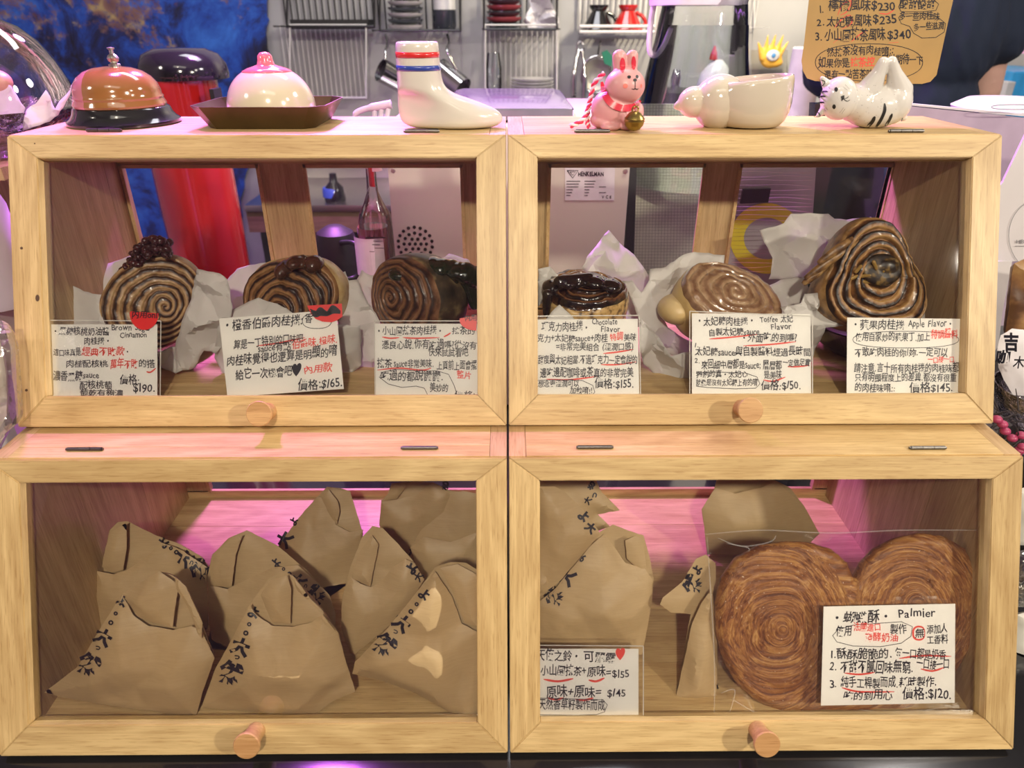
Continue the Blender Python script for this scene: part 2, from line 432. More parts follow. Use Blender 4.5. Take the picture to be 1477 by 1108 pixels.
# painted mural panel on the left part of the back wall
def ragged(P, step, amp, seed):
    out = []
    for i, (x, y) in enumerate(densify(P, step)):
        out.append((x + noise.noise(Vector((x / 14, y / 14, seed))) * amp, y + noise.noise(Vector((y / 14, x / 14, seed + 3))) * amp))
    return out
def slab(name, P, Y, th, mat, parent=None, label=None, smooth=False, loc=None):
    bm = NB(); prism(bm, [R(x, y, Y) for x, y in P], (0, th, 0)); bmesh.ops.recalc_face_normals(bm, faces=bm.faces)
    return obj(name, bm, mat, parent, smooth, label, loc)
P = [(-560, -120), (386, -120), (384, 40), (388, 110), (382, 170), (350, 270), (345, 330), (355, 380), (350, 470), (-560, 470)]
o = slab('painted_mural', ragged(P, 9, 7, 1), YW - .030, .012, mural_mat())
tag(o, 'deep blue mural with rust patches painted on the back wall behind the left cabinets', 'mural')

# service counter
ctr = thing('service_counter', 'black counter that the wooden cabinets stand on', 'counter', (0, .7, -.65))
bm = NB(); box(bm, -1.35, 1.45, .30, .98, -.036, -.006, bev=.003); obj('countertop', bm, BLACK, ctr, 'auto')
bm = NB(); box(bm, -1.33, 1.43, .34, .95, -.65, -.036); obj('counter_body', bm, BLACKM, ctr)
eq = thing('equipment_stand', 'dark stand behind the cabinets carrying the kitchen machine', 'stand', (.2, 1.4, -.65))
bm = NB(); box(bm, -.42, .72, .985, 1.66, -.06, -.03, bev=.003); obj('stand_top', bm, BLACKM, eq, 'auto')
for x in (-.38, .68):
    for y in (1.1, 1.62):
        bm = NB(); box(bm, x - .02, x + .02, y - .02, y + .02, -.65, -.06); obj('leg', bm, STEEL, eq)

# ------------------------------------------------------------------ the four display cabinets
def cabinet(c, side, Yb, label, knobpx, hinges, opens, otop):
    y0, z0 = CAB[c]; y1, z1 = y0 + DL * sa, z0 + DL * ca
    X0 = -(G + W) if side == 0 else G; X1 = X0 + W
    t = thing('display_cabinet', label, 'cabinet', ((X0 + X1) / 2, (y0 + Yb) / 2, z0), 'wooden bread cabinets with slanted glass doors')
    nin = Vector((0, ca, -sa))
    def dp(u, w_, off): return Vector((X0 + u, y0 + sa * w_, z0 + ca * w_)) + nin * off
    TH_ = .016
    def rail(poly, mat, name):
        bm = NB(); prism(bm, [dp(u, w_, 0) for u, w_ in poly], nin * TH_)
        bmesh.ops.bevel(bm, geom=bm.edges[:], offset=.0008, segments=2, affect='EDGES'); bmesh.ops.recalc_face_normals(bm, faces=bm.faces)
        obj(name, bm, mat, t)
    g = .00012
    rail([(0 + g, 0), (W - g, 0), (W - ST - g, RB), (ST + g, RB)], WX, 'door_rail')
    rail([(ST + g, DL - RT), (W - ST - g, DL - RT), (W - g, DL), (g, DL)], WX, 'door_rail')
    rail([(0, g), (ST, RB + g), (ST, DL - RT - g), (0, DL - g)], WS, 'door_stile')
    rail([(W - ST, RB + g), (W, g), (W, DL - g), (W - ST, DL - RT - g)], WS, 'door_stile')
    bm = NB(); prism(bm, [dp(u, w_, .009) for u, w_ in ((ST - .004, RB - .004), (W - ST + .004, RB - .004), (W - ST + .004, DL - RT + .004), (ST - .004, DL - RT + .004))], nin * .0004)
    obj('glass_pane', bm, GLASS, t)
    # body
    e = (TH_ + .001) / ca; SW = .0265; fz = .012
    for s in (0, 1):
        xa = X0 if s == 0 else X1 - SW; xs = (y1 + e, y1 + e + .045, y1 + e + .045 + (Yb - y1 - e - .045) * .5, Yb)
        for i in range(len(xs) - 1):
            a, b = xs[i], xs[i + 1] - .0006
            zb_, z1_ = z0 - .006, z1 - .0162
            if i == 0: P_ = [(y0 + e, z0), (b, z0), (b, z1), (y1 + e, z1)]
            else: P_ = [(a, zb_), (b, zb_), (b, z1_), (a, z1_)]
            if i == 0:
                # the sloped front board is wide at its foot: split once more along its run
                m_ = y0 + e + (y1 - y0) * .45; zt = z0 + (m_ - y0 - e) / math.tan(AL)
                for Q in ([(y0 + e, zb_ + .001), (y0 + e + .003, zb_), (m_ - .0006, zb_), (m_ - .0006, zt - .001)], [(m_, zb_), (b, zb_), (b, z1_), (y1 + e - .0075, z1_), (m_, zt)]):
                    bm = NB(); prism(bm, [Vector((xa, yy, zz)) for yy, zz in Q], (SW, 0, 0)); bmesh.ops.recalc_face_normals(bm, faces=bm.faces); obj('side_board', bm, WV, t)
                continue
            bm = NB(); prism(bm, [Vector((xa, yy, zz)) for yy, zz in P_], (SW, 0, 0)); bmesh.ops.recalc_face_normals(bm, faces=bm.faces); obj('side_board', bm, WV, t)
    n = 5; ya = y0 + e
    for i in range(n):
        a = ya + (Yb - ya) * i / n; b = ya + (Yb - ya) * (i + 1) / n - .0005
        bm = NB(); box(bm, X0 + SW, X1 - SW, a, b, z0 + .006, z0 + fz, bev=.0004); obj('floor_board', bm, WX, t)
    ya = y1 + e * .2; ys = [ya, ya + .018, ya + .018 + (Yb - ya - .018) * .5, Yb]
    for a, b in zip(ys, ys[1:]):
        bm = NB(); box(bm, X0 + .016, X1 - .016, a, b - .0004, z1 - .016, z1, bev=.0004); obj('top_board', bm, WX, t)
    for xa in (X0, X1 - .0157):
        bm = NB(); box(bm, xa, xa + .0157, ya, Yb, z1 - .0155, z1 - .0002, bev=.0005); obj('end_board', bm, WY, t)
    # rear frame round the openings
    zt = otop; zb = z0 + fz + .010
    xs = [X0 + SW] + [q for o_ in opens for q in o_] + [X1 - SW]
    bm = NB(); box(bm, X0 + SW, X1 - SW, Yb - .012, Yb - .001, zt, z1 - .016); obj('back_rail', bm, WX, t)
    for yy, hh in ((0, .012), (.006, .008)):
        bm = NB(); box(bm, X0 + SW, X1 - SW, Yb - .012 + yy, Yb - .008 + yy, z0 + fz, z0 + fz + hh); obj('track_rail', bm, WX, t)
    for i in range(0, len(xs), 2):
        bm = NB(); box(bm, xs[i], xs[i + 1], Yb - .012, Yb - .001, zb, zt); obj('back_stile', bm, WV, t)
    for (a, b) in opens:   # narrow trim strips round each opening
        for xa in (a - .001, b - .003):
            bm = NB(); box(bm, xa, xa + .004, Yb - .015, Yb - .0115, zb, zt); obj('back_trim', bm, WS, t)
        bm = NB(); box(bm, a, b, Yb - .015, Yb - .0115, zt - .004, zt); obj('back_trim', bm, WX, t)
    # knob
    kc = RD(c, *knobpx, -.026); nn = -nin; bm = NB()
    lathe(bm, [(.0085, -.0262), (.0085, -.016), (.0098, -.008), (.0118, -.004), (.0122, -.001), (.0115, 0)], kc, nn, 32)
    obj('knob', bm, WK, t, 'auto')
    for px, py in hinges:
        h = RZ(px, py, z1 + .0016)
        q = thing_h = NB()
        for k in range(3):
            lathe(q, [(.0019, 0), (.0019, .0105)], h + Vector((-.016 + k * .0109, 0, 0)), (1, 0, 0), 12)
        lathe(q, [(.0013, 0), (.0013, .035)], h + Vector((-.0175, 0, 0)), (1, 0, 0), 8)
        box(q, h.x - .016, h.x + .016, h.y, h.y + .003, z1 - .0005, z1 + .0008)
        obj('hinge', q, DARKMETAL, t, 'auto')
    return t
YU, YL = .848, .812
def xo(px, Y, py=300): return R(px, py, Y).x
zU = R(500, 234, YU).z; zL = CAB['L'][1] + .225
cabinet('U', 0, YU, 'upper left wooden cabinet with three cinnamon rolls behind its glass door', (373, 597), [(150, 188), (608, 189)], [(xo(196, YU), xo(388, YU)), (xo(450, YU), xo(670, YU))], zU)
cabinet('U', 1, YU, 'upper right wooden cabinet showing chocolate, toffee and apple rolls', (1083, 592), [(854, 189), (1307, 189)], [(xo(789, YU), xo(1006, YU)), (xo(1053, YU), xo(1268, YU))], zU)
cabinet('L', 0, YL, 'lower left wooden cabinet filled with brown paper bags', (355, 1077), [(122, 648), (605, 646)], [(xo(292, YL, 640), xo(690, YL, 640))], zL)
cabinet('L', 1, YL, 'lower right wooden cabinet holding the heart shaped pastry', (1107, 1075), [(858, 645), (1338, 646)], [(xo(790, YL, 640), xo(1182, YL, 640))], zL)

# ------------------------------------------------------------------ handwriting
GL = {}
def glyph(ch, off=.012):
    k = (ch, off)
    if k in GL: return GL[k]
    cu = bpy.data.curves.new('t', 'FONT'); cu.body = ch; cu.size = 1; cu.resolution_u = 2; cu.offset = off
    o = bpy.data.objects.new('t', cu); C.objects.link(o)
    bpy.context.view_layer.update()
    dg = bpy.context.evaluated_depsgraph_get(); me = bpy.data.meshes.new_from_object(o.evaluated_get(dg))
    vs = [(v.co.x, v.co.y) for v in me.vertices]; fs = [tuple(p.vertices) for p in me.polygons]
    adv = (max(v[0] for v in vs) + .05) if vs else .4
    x0 = min((v[0] for v in vs), default=0)
    bpy.data.objects.remove(o); bpy.data.curves.remove(cu); bpy.data.meshes.remove(me)
    GL[k] = (vs, fs, x0, adv); return GL[k]
def write(bm, text, x0, x1, yb, h, fn, slope=0.0, jit=1.0, off=.012, seed=0):
    """text between pixel x0..x1 on baseline yb, put on the surface by fn(px, py)"""
    r = random.Random(hash(len(text)) + int(x0 * 7 + yb)); cells = []; tot = 0
    for ch in text:
        if ch == ' ': cells.append((None, .45)); tot += .45; continue
        g = glyph(ch, off); wch = (g[3] - g[2]) if ord(ch) < 0x2000 else .98
        wch = max(wch, .3); cells.append((g, wch)); tot += wch
    s = (x1 - x0) / tot; x = x0
    for g, wc in cells:
        if g:
            a = r.uniform(-.09, .09) * jit; hh = h * r.uniform(.88, 1.12); dy = r.uniform(-.07, .07) * h * jit; sh = r.uniform(-.1, .18) * jit
            cx = (g[2] + g[3]) / 2; vs = []
            for (u, v) in g[0]:
                uu = (u - cx) + sh * (v - .35); vv = v - .35
                ru, rv = uu * math.cos(a) - vv * math.sin(a), uu * math.sin(a) + vv * math.cos(a)
                px = x + (ru + wc / 2) * s; py = yb - (rv + .47) * hh * 1.0 - dy + slope * (px - x0)
                vs.append(bm.verts.new(fn(px, py)))
            for f in g[1]:
                try: bm.faces.new([vs[i] for i in f])
                except ValueError: pass
        x += wc * s
def stroke(bm, pts, wpx, fn, taper=True, smooth=True):
    P_ = [Vector((*p, 0)) for p in pts]
    if smooth and len(P_) > 2: P_ = smoothpath(P_, 6)
    n = len(P_); L_ = []
    for i, p in enumerate(P_):
        t = (P_[min(i + 1, n - 1)] - P_[max(i - 1, 0)]).normalized(); nn = Vector((-t.y, t.x, 0))
        k = wpx * .5 * (min(1, .35 + 3 * i / n, .35 + 3 * (n - 1 - i) / n) if taper else 1)
        L_.append((bm.verts.new(fn(p.x + nn.x * k, p.y + nn.y * k)), bm.verts.new(fn(p.x - nn.x * k, p.y - nn.y * k))))
    for a, b in zip(L_, L_[1:]): bm.faces.new((a[0], a[1], b[1], b[0]))
def oval(x0, y0, x1, y1, n=26, p=2.4):
    cx, cy, rx, ry = (x0 + x1) / 2, (y0 + y1) / 2, (x1 - x0) / 2, (y1 - y0) / 2; out = []
    for k in range(n + 1):
        t = 2 * PI * k / n; a, b = math.cos(t), math.sin(t)
        out.append((cx + rx * math.copysign(abs(a) ** (2 / p), a), cy + ry * math.copysign(abs(b) ** (2 / p), b)))
    return out
def card(cab, quad, label, black, red, lines=(), rings=(), off=.0118, sleeve=None, name='price_card', group='handwritten price cards behind the cabinet doors', mat=None, fn=None, cat='sign', rwid=2.2):
    f = fn or (lambda o_: (lambda x, y: RD(cab, x, y, o_)))
    cen = f(off)(sum(q[0] for q in quad) / len(quad), max(q[1] for q in quad))
    t = thing(name, label, cat, cen, group)
    bm = NB(); a = [f(off)(*q) for q in quad]; b = [f(off + .0005)(*q) for q in quad]
    n = (a[1] - a[0]).cross(a[2] - a[0]).normalized()
    va = [bm.verts.new(p) for p in a]; vb = [bm.verts.new(p) for p in b]; k = len(va)
    bm.faces.new(va); bm.faces.new(vb[::-1])
    for i in range(k): bm.faces.new((va[i], vb[i], vb[(i + 1) % k], va[(i + 1) % k]))
    bmesh.ops.recalc_face_normals(bm, faces=bm.faces); obj('card', bm, mat or CARDM, t)
    fk = f(off - .0002); 
    bm = NB()
    for L_ in black: write(bm, *L_[:5], fk, *(L_[5:]))
    for P_ in rings: stroke(bm, P_, .9, fk, taper=False, smooth=False)
    if len(bm.verts): obj('lettering', bm, INK, t, label='black handwriting')
    bm = NB(); fr = f(off - .00025)
    for L_ in red: write(bm, *L_[:5], fr, *(L_[5:]))
    if len(bm.verts): obj('lettering', bm, REDINK, t, label='red handwriting')
    bm = NB(); fu = f(off - .00015)
    for P_ in lines: stroke(bm, P_, rwid, fu)
    if len(bm.verts): obj('underline', bm, REDINK, t, label='red underlining')
    if sleeve:
        bm = NB(); q = [f(off - .0008)(*p) for p in sleeve]; bm.faces.new([bm.verts.new(p) for p in q]); obj('plastic_sleeve', bm, FILM, t)
        bm = NB(); 
        for i in range(4): stroke(bm, [sleeve[i], sleeve[(i + 1) % 4]], 1.3, f(off - .0009), taper=False, smooth=False)
        obj('sleeve_edge', bm, SLV, t)
    return t
SLV = plain('sleeve edge', (.62, .60, .55), .2)
def redtag(cab, P_, t, text=None, off=.0108):
    f = lambda x, y: RD(cab, x, y, off); bm = NB(); bm.faces.new([bm.verts.new(f(*p)) for p in P_]); obj('red_tag', bm, plain('red tag paper', (.72, .03, .03), .4), t, label='red paper tag')
    bm = NB()
    f2 = lambda x, y: RD(cab, x, y, off - .0003)
    for L_ in text or (): write(bm, *L_[:5], f2)
    return bm, f2
def arc(cx, cy, rx, ry, a0, a1, n=14): return [(cx + rx * math.cos(math.radians(a0 + (a1 - a0) * k / n)), cy + ry * math.sin(math.radians(a0 + (a1 - a0) * k / n))) for k in range(n + 1)]
BX = 573   # foot of the upper cards, just below the rail edge
t = card('U', [(70, 468), (227, 468), (227, BX), (70, BX)], 'white card for the brown sugar cinnamon roll priced $190, leftmost card',
    [('・黑糖核桃奶油醬', 75, 158, 484, 13), ('Brown Sugar', 161, 219, 478, 13), ('Cinnamon', 173, 212, 488, 12), ('肉桂捲・', 121, 161, 498, 12), ('這口味真是', 77, 117, 514, 12), ('・', 180, 188, 513, 12),
     ('肉桂配核桃', 95, 156, 530, 12), ('的搭', 200, 224, 531, 13), ('濃香黑糖', 77, 119, 550, 15), ('sauce', 120, 143, 547, 12), ('配核桃萄', 115, 162, 561, 13), ('價格:', 173, 202, 556, 15), ('萄乾有夠濃', 115, 178, 573, 12), ('$190.', 192, 225, 568, 17)],
    [('經典不敗款', 118, 180, 514, 13), ('萬年不敗', 159, 199, 532, 15)], [[(211, 536), (217, 537), (225, 531)]], sleeve=[(68, 462), (232, 463), (231, BX), (67, BX)])
bm, f2 = redtag('U', arc(208, 449, 20, 26, 180, 0)[0:1] + [(228, 452)] + arc(208, 452, 21, 24, 0, 180), t, [('内用only', 190, 234, 460, 12)])
obj('lettering', bm, INK, t, label='black handwriting on the red tag')
t = card('U', [(316, 459.5), (485, 447), (496, 561), (328, 573)], 'tilted white card for the orange earl grey roll priced $165',
    [('・橙香伯爵肉桂捲:', 321, 438, 478, 18, -.07), ('香', 440, 451, 466, 14), ('算是一丁特別的口味吧', 337, 438, 505, 15, -.10), ('sauce有點', 372, 420, 510, 13, -.10), ('肉桂味覺得也還算是明顯的唷', 327, 487, 530, 17, -.10), ('給它一次機會吧♥', 340, 434, 549, 16, -.07), ('價格:$165.', 430, 495, 565, 18, -.08)],
    [('伯爵味.橙味.', 421, 488, 504, 14, -.13), ('內用款', 438, 480, 540, 14, -.07)], [[(371, 499), (400, 495), (440, 487)]], rings=[oval(436, 452, 478, 474)])
bm, f2 = redtag('U', [(443, 441), (493, 438), (494, 457), (486, 462), (478, 465), (465, 464), (455, 460), (448, 452)], t)
for y in range(4): stroke(bm, [(447 + y, 446 + y * 3), (456, 450 + y * 2), (462, 445 + y * 3), (472, 451 + y), (480, 442 + y * 3), (491, 449 + y)], 4, f2)
obj('scribble', bm, INK, t, label='black scribbled out writing')
t = card('U', [(541, 467), (689, 467), (689, BX), (542, BX)], 'white card for the matcha cinnamon roll, cut off by the middle stile',
    [('・小山園抹茶肉桂捲・', 542, 640, 484, 14), ('抹茶的', 652, 686, 483, 12), ('憑良心說.你有吃過嗎?從沒有', 551, 688, 504, 14), ('快來試試看吧', 618, 676, 515, 13), ('抹茶', 544, 566, 531, 14), ('sauce非常美味.', 568, 626, 531, 14), ('上頁前上面會擺', 630, 688, 534, 14), ('吃過的都說讚讚.', 549, 640, 550, 16), ('美妙的', 620, 647, 566, 14), ('價格:', 656, 686, 574, 11)],
    [('整片', 659, 680, 547, 12)], [[(551, 486), (563, 488), (576, 487)], [(581, 487), (600, 488), (634, 487)], [(640, 486), (646, 483), (650, 480)], [(544, 534), (575, 531), (608, 534), (622, 531)]],
    rings=[[(660, BX - 1), (655, 556), (647, 540), (630, 535), (600, 535), (570, 533), (552, 537), (547, 544), (560, 554), (580, 559), (600, 557), (612, 560), (618, 572)]], sleeve=[(540, 463), (690, 463), (690, BX), (541, BX)])
bm, f2 = redtag('U', arc(687, 462, 24, 15, 190, 90, 10) + [(688, 455)], t, [('内用', 670, 688, 463, 9)])
# keep the tag a half disc: lettering goes on it
obj('lettering', bm, INK, t, label='black handwriting on the red tag')
t = card('U', [(774, 461), (920, 460), (922, 571), (774, 571)], 'white card for the chocolate flavour roll priced $155',
    [('巧克力肉桂捲・', 781, 851, 479, 15), ('Chocolate', 854, 891, 470, 12), ('Flavor', 867, 895, 480, 12), ('克力+太妃糖sauce+肉桂', 775, 877, 494, 13), ('美味', 900, 918, 492, 12), ('=非常完美組合 (溼潤口感)', 802, 914, 506, 13), ('甜度與太妃相當.不過巧克力一定會說的', 776, 920, 526, 14), ('邊吃邊配咖啡或茶真的非常完美', 779, 914, 545, 15), ('想念更溼潤可以', 776, 836, 559, 12), ('加熱唷!!', 822, 855, 569, 11), ('價格:$155.', 858, 915, 561, 16)],
    [('特調', 880, 899, 492, 13)], [[(870, 510), (890, 508), (914, 504)], [(867, 526), (890, 526), (918, 522)], [(788, 547), (820, 548), (862, 543)]], rings=[[(775, 549), (800, 548), (840, 549), (855, 556), (858, 566), (852, 571)]], sleeve=[(774, 456), (922, 455), (924, 571), (774, 571)])
t = card('U', [(998, 452), (1169, 453), (1170, 571), (998, 571)], 'white card for the toffee flavour roll priced $150, above the right knob',
    [('・太妃糖肉桂捲・', 1004, 1090, 470, 14), ('Toffee 太妃', 1096, 1144, 466, 12), ('Flavor', 1112, 1142, 477, 12), ('自製太妃糖sauce', 1022, 1096, 485, 13), ('・外面吃的到嗎?', 1068, 1150, 494, 14), ('1.', 1002, 1008, 502, 10), ('太妃糖sauce與自製醬料經過長時間', 1003, 1170, 514, 14), ('2.', 1002, 1010, 525, 11), ('來回細中層都是sauce;', 1012, 1098, 533, 14), ('層層都', 1100, 1128, 534, 15), ('一定做足實', 1129, 1169, 529, 12), ('是美味', 1102, 1128, 547, 13), ('獨創的真・太妃心', 1004, 1079, 545, 11), ('就像是沒有太妃糖上有的唷', 1004, 1093, 557, 11), ('價格:$150.', 1098, 1156, 563, 16)],
    [], [[(1023, 489), (1050, 487), (1096, 482)], [(1072, 499), (1110, 497), (1148, 493)], [(1136, 529), (1150, 529), (1168, 527)], [(1101, 548), (1115, 550), (1133, 544)]], rings=[[(1004, 538), (1040, 537), (1075, 538), (1092, 544), (1096, 554), (1090, 560), (1060, 561), (1020, 559), (1004, 557)]], sleeve=[(995, 449), (1172, 456), (1172, 571), (995, 571)])
t = card('U', [(1222, 458), (1391, 460), (1391, 571), (1221, 571)], 'white card for the apple flavour roll priced $145, rightmost card of the upper cabinets',
    [('・蘋果肉桂捲', 1228, 1305, 476, 15), ('Apple', 1310, 1334, 473, 14), ('Flavor・', 1339, 1376, 473, 14), ('使用自家炒的蘋果丁.加上', 1234, 1342, 493, 14), ('不敢吃肉桂的你/妳.一定可以', 1233, 1368, 515, 14), ('請注意.言十所有肉桂捲的肉桂味都', 1232, 1384, 538, 15), ('只有明顯程度上的差異.都沒有很重', 1233, 1380, 551, 13), ('的肉桂味唷::', 1233, 1292, 566, 13), ('價格$145.', 1312, 1376, 567, 16)],
    [('特調醬料', 1343, 1382, 489, 14), ('一口接一口', 1338, 1377, 524, 11)], rings=[oval(1230, 478, 1383, 502, 30)])
t = card('L', [(776, 936), (921, 936), (921, 1043), (776, 1043)], 'white card listing box prices $155 and $145 at lower left of the right cabinet',
    [('天使之鈴・', 774, 838, 954, 18), ('可麗露', 842, 889, 957, 18), ('小山園抹茶+', 780, 846, 975, 16), ('原味=', 847, 882, 977, 17), ('$155', 883, 908, 979, 15), ('原味+原味=', 788, 868, 1007, 18), ('$145', 876, 903, 1007, 15), ('天然香草籽製作而成', 777, 873, 1025, 17)],
    [('♥', 889, 901, 951, 16)], [[(784, 980), (805, 983), (827, 979)], [(849, 981), (860, 983), (872, 978)], [(790, 1007), (801, 1009), (813, 1007)], [(830, 1009), (843, 1010), (856, 1007)]], rings=[[(776, 1007), (810, 1008), (850, 1009), (870, 1010), (876, 1017), (872, 1027), (860, 1031), (830, 1032), (776, 1031)]], sleeve=[(775, 931), (928, 932), (928, 1043), (775, 1043)], rwid=3.2)
P8 = [(1188, 875), (1378, 871), (1377, 1014), (1184, 1018)]
t = card('L', P8, 'white card for the heart shaped pastry priced $120, taped on its clear bag',
    [('・蝴蝶酥・', 1199, 1287, 899, 19), ('Palmier', 1296, 1350, 892, 18), ('使用', 1206, 1229, 918, 16), ('製作', 1284, 1308, 915, 15), ('無', 1320, 1334, 921, 14), ('添加人', 1337, 1367, 914, 14), ('工香料', 1337, 1368, 929, 14), ('1.酥酥脆脆的.', 1198, 1287, 952, 17), ('每一口都是奶香', 1291, 1365, 951, 16), ('2.', 1197, 1208, 969, 15), ('不甜不膩回味無窮.', 1212, 1318, 972, 19), ('一口接一口', 1322, 1370, 966, 16), ('3.', 1197, 1209, 994, 15), ('純手工桿製而成.', 1213, 1296, 993, 17), ('耗時製作.', 1297, 1352, 991, 16), ('吃的到用心', 1217, 1288, 1010, 15), ('價格:$120.', 1302, 1374, 1010, 19)],
    [('法國進口', 1231, 1271, 911, 13), ('發酵奶油', 1247, 1296, 926, 13)], [[(1297, 950), (1330, 946), (1372, 947)], [(1218, 971), (1240, 973), (1262, 970)], [(1328, 965), (1345, 968), (1362, 963)], [(1214, 992), (1240, 998), (1290, 998)], oval(1317, 904, 1334, 923, 16)],
    rings=[[(1230, 902), (1208, 909), (1201, 917), (1207, 926), (1230, 932), (1270, 933), (1300, 928), (1314, 918), (1316, 904), (1300, 897), (1270, 899), (1230, 902)]], rwid=2.6, off=.0125)

# ------------------------------------------------------------------ rolls
def swirlmat(name, dough, crust, fill, sharp=(.10, .30), noise_amt=.22, rough=.42, coat=.08, speck=None):
    m, nt, p = nodes(name); L = nt.links.new
    at = N(nt, 'ShaderNodeAttribute', attribute_name='swirl'); tc = N(nt, 'ShaderNodeTexCoord')
    n1 = N(nt, 'ShaderNodeTexNoise', Scale=70, Detail=5); L(tc.outputs['Object'], n1.inputs['Vector'])
    n2 = N(nt, 'ShaderNodeTexNoise', Scale=260, Detail=4); L(tc.outputs['Object'], n2.inputs['Vector'])
    a = N(nt, 'ShaderNodeMath', operation='MULTIPLY_ADD'); a.inputs[1].default_value = noise_amt * 2; L(n1.outputs['Fac'], a.inputs[0]); L(at.outputs['Fac'], a.inputs[2])
    a2 = N(nt, 'ShaderNodeMath', operation='MULTIPLY_ADD'); a2.inputs[1].default_value = noise_amt; L(n2.outputs['Fac'], a2.inputs[0]); L(a.outputs[0], a2.inputs[2])
    fr = N(nt, 'ShaderNodeMath', operation='FRACT'); L(a2.outputs[0], fr.inputs[0])
    c = ramp(nt, fr.outputs[0], [(0, fill), (sharp[0], fill), (sharp[1], crust), (.55, dough), (.80, crust), (.93, fill)])
    mx = N(nt, 'ShaderNodeMixRGB', blend_type='MULTIPLY'); mx.inputs[0].default_value = .8; L(c, mx.inputs[1])
    L(ramp(nt, n1.outputs['Fac'], [(.35, (.55, .45, .38)), (.6, (1, 1, 1))]), mx.inputs[2])
    L(mx.outputs[0], p.inputs['Base Color']); setp(p, Roughness=rough, Coat_Weight=coat, Coat_Roughness=.12)
    b = N(nt, 'ShaderNodeBump', Strength=.5, Distance=.0012); L(n2.outputs['Fac'], b.inputs['Height']); L(b.outputs['Normal'], p.inputs['Normal'])
    return m
def roll(t, c, axis, Rr, th, turns, mat, sidemat, up=(0, 0, 1), shape=None, centre=(0, 0), groove=.0022, dome=.006, loose=0.0, seed=0):
    ax = Vector(axis).normalized(); x = Vector(up).cross(ax).normalized(); y = ax.cross(x); c = Vector(c)
    bm = NB(); nr, na = 84, 132; grid = []; at = []
    for i in range(nr + 1):
        row = []
        for j in range(na + 1):
            rr = i / nr; a = 2 * PI * j / na
            ph = rr * turns - j / na + .42 * noise.noise(Vector((math.cos(a) * rr * 2.2, math.sin(a) * rr * 2.2, seed + 9))) + .10 * noise.noise(Vector((math.cos(a) * rr * 9, math.sin(a) * rr * 9, seed)))
            k = shape(a) if shape else 1
            rad = Rr * rr * (1 + (k - 1) * rr ** .8) * (1 + .02 * noise.noise(Vector((math.cos(a) * 2, math.sin(a) * 2, seed))))
            u = rad * math.cos(a) + centre[0] * Rr * (1 - rr ** 1.3); v = rad * math.sin(a) + centre[1] * Rr * (1 - rr ** 1.3)
            f = ph % 1.0; gsh = max(0, 1 - min(f, 1 - f) / .22)
            h = th / 2 + dome * (1 - rr * rr) - groove * gsh ** .8 + .0016 * noise.noise(Vector((u * 90, v * 90, seed))) + loose * noise.noise(Vector((math.floor(ph) * 1.7, a * .6, seed)))
            if rr > .94: h -= (rr - .94) ** 2 * 1.6
            row.append(bm.verts.new(c + x * u + y * v + ax * h)); at.append(ph)
        grid.append(row)
    for i in range(nr):
        for j in range(na):
            if i == 0: bm.faces.new((grid[0][j], grid[1][j], grid[1][j + 1])) if True else None
            else: bm.faces.new((grid[i][j], grid[i + 1][j], grid[i + 1][j + 1], grid[i][j + 1]))
    last = grid[-1]; ns = 8
    for s in range(1, ns + 1):
        q = s / ns; row = []
        for j in range(na + 1):
            a = 2 * PI * j / na; k = shape(a) if shape else 1
            bul = 1 + .05 * math.sin(PI * min(q * 1.1, 1)) - .10 * max(0, q - .8) * 5 * (q - .6)
            rad = Rr * k * bul * (1 + .02 * noise.noise(Vector((math.cos(a) * 2, math.sin(a) * 2, seed))) + .02 * noise.noise(Vector((a * 2, q * 4, seed))))
            row.append(bm.verts.new(c + x * rad * math.cos(a) + y * rad * math.sin(a) + ax * (th / 2 * (1 - 2 * q) - .003))); at.append(.55 + q * .1)
        for j in range(na):
            fc = bm.faces.new((last[j], row[j], row[j + 1], last[j + 1])); fc.material_index = 1
        last = row
    cv = bm.verts.new(c - ax * (th / 2 + .003)); at.append(.5)
    for j in range(na): bm.faces.new((last[j], cv, last[j + 1])).material_index = 1
    bmesh.ops.recalc_face_normals(bm, faces=bm.faces)
    o = obj('roll_body', bm, [mat, sidemat], t, smooth=True)
    A = o.data.attributes.new('swirl', 'FLOAT', 'POINT')
    for i, q in enumerate(at): A.data[i].value = q
    return ax, x, y
def crust(name, c0, c1, c2, sc=60):
    m, nt, p = nodes(name); L = nt.links.new; tc = N(nt, 'ShaderNodeTexCoord'); n = N(nt, 'ShaderNodeTexNoise', Scale=sc, Detail=6); L(tc.outputs['Object'], n.inputs['Vector'])
    L(ramp(nt, n.outputs['Fac'], [(.36, c0), (.52, c1), (.68, c2)]), p.inputs['Base Color']); setp(p, Roughness=.38, Coat_Weight=.2)
    b = N(nt, 'ShaderNodeBump', Strength=.4, Distance=.001); L(n.outputs['Fac'], b.inputs['Height']); L(b.outputs['Normal'], p.inputs['Normal']); return m
FLZ = .2729
SM1 = swirlmat('brown sugar swirl', (.58, .40, .20), (.34, .19, .08), (.045, .02, .012), sharp=(.16, .36))
SD1 = crust('golden crust', (.22, .12, .05), (.44, .28, .12), (.56, .40, .20))
SM2 = swirlmat('orange swirl', (.42, .24, .10), (.25, .12, .05), (.028, .014, .01), sharp=(.2, .36))
SM3 = swirlmat('dark swirl', (.30, .16, .08), (.17, .08, .04), (.035, .018, .012), rough=.38, coat=.15)
def plate(t, c, r, h, mat, name='plate'):
    bm = NB(); lathe(bm, [(r * .5, 0), (r * .62, .002), (r, h), (r * 1.0, h + .002), (r * .60, .005), (0, .004)], c, seg=40); obj(name, bm, mat, t, 'auto')
DRED = plain('dark red lacquer', (.10, .012, .012), .2, coat=.5)
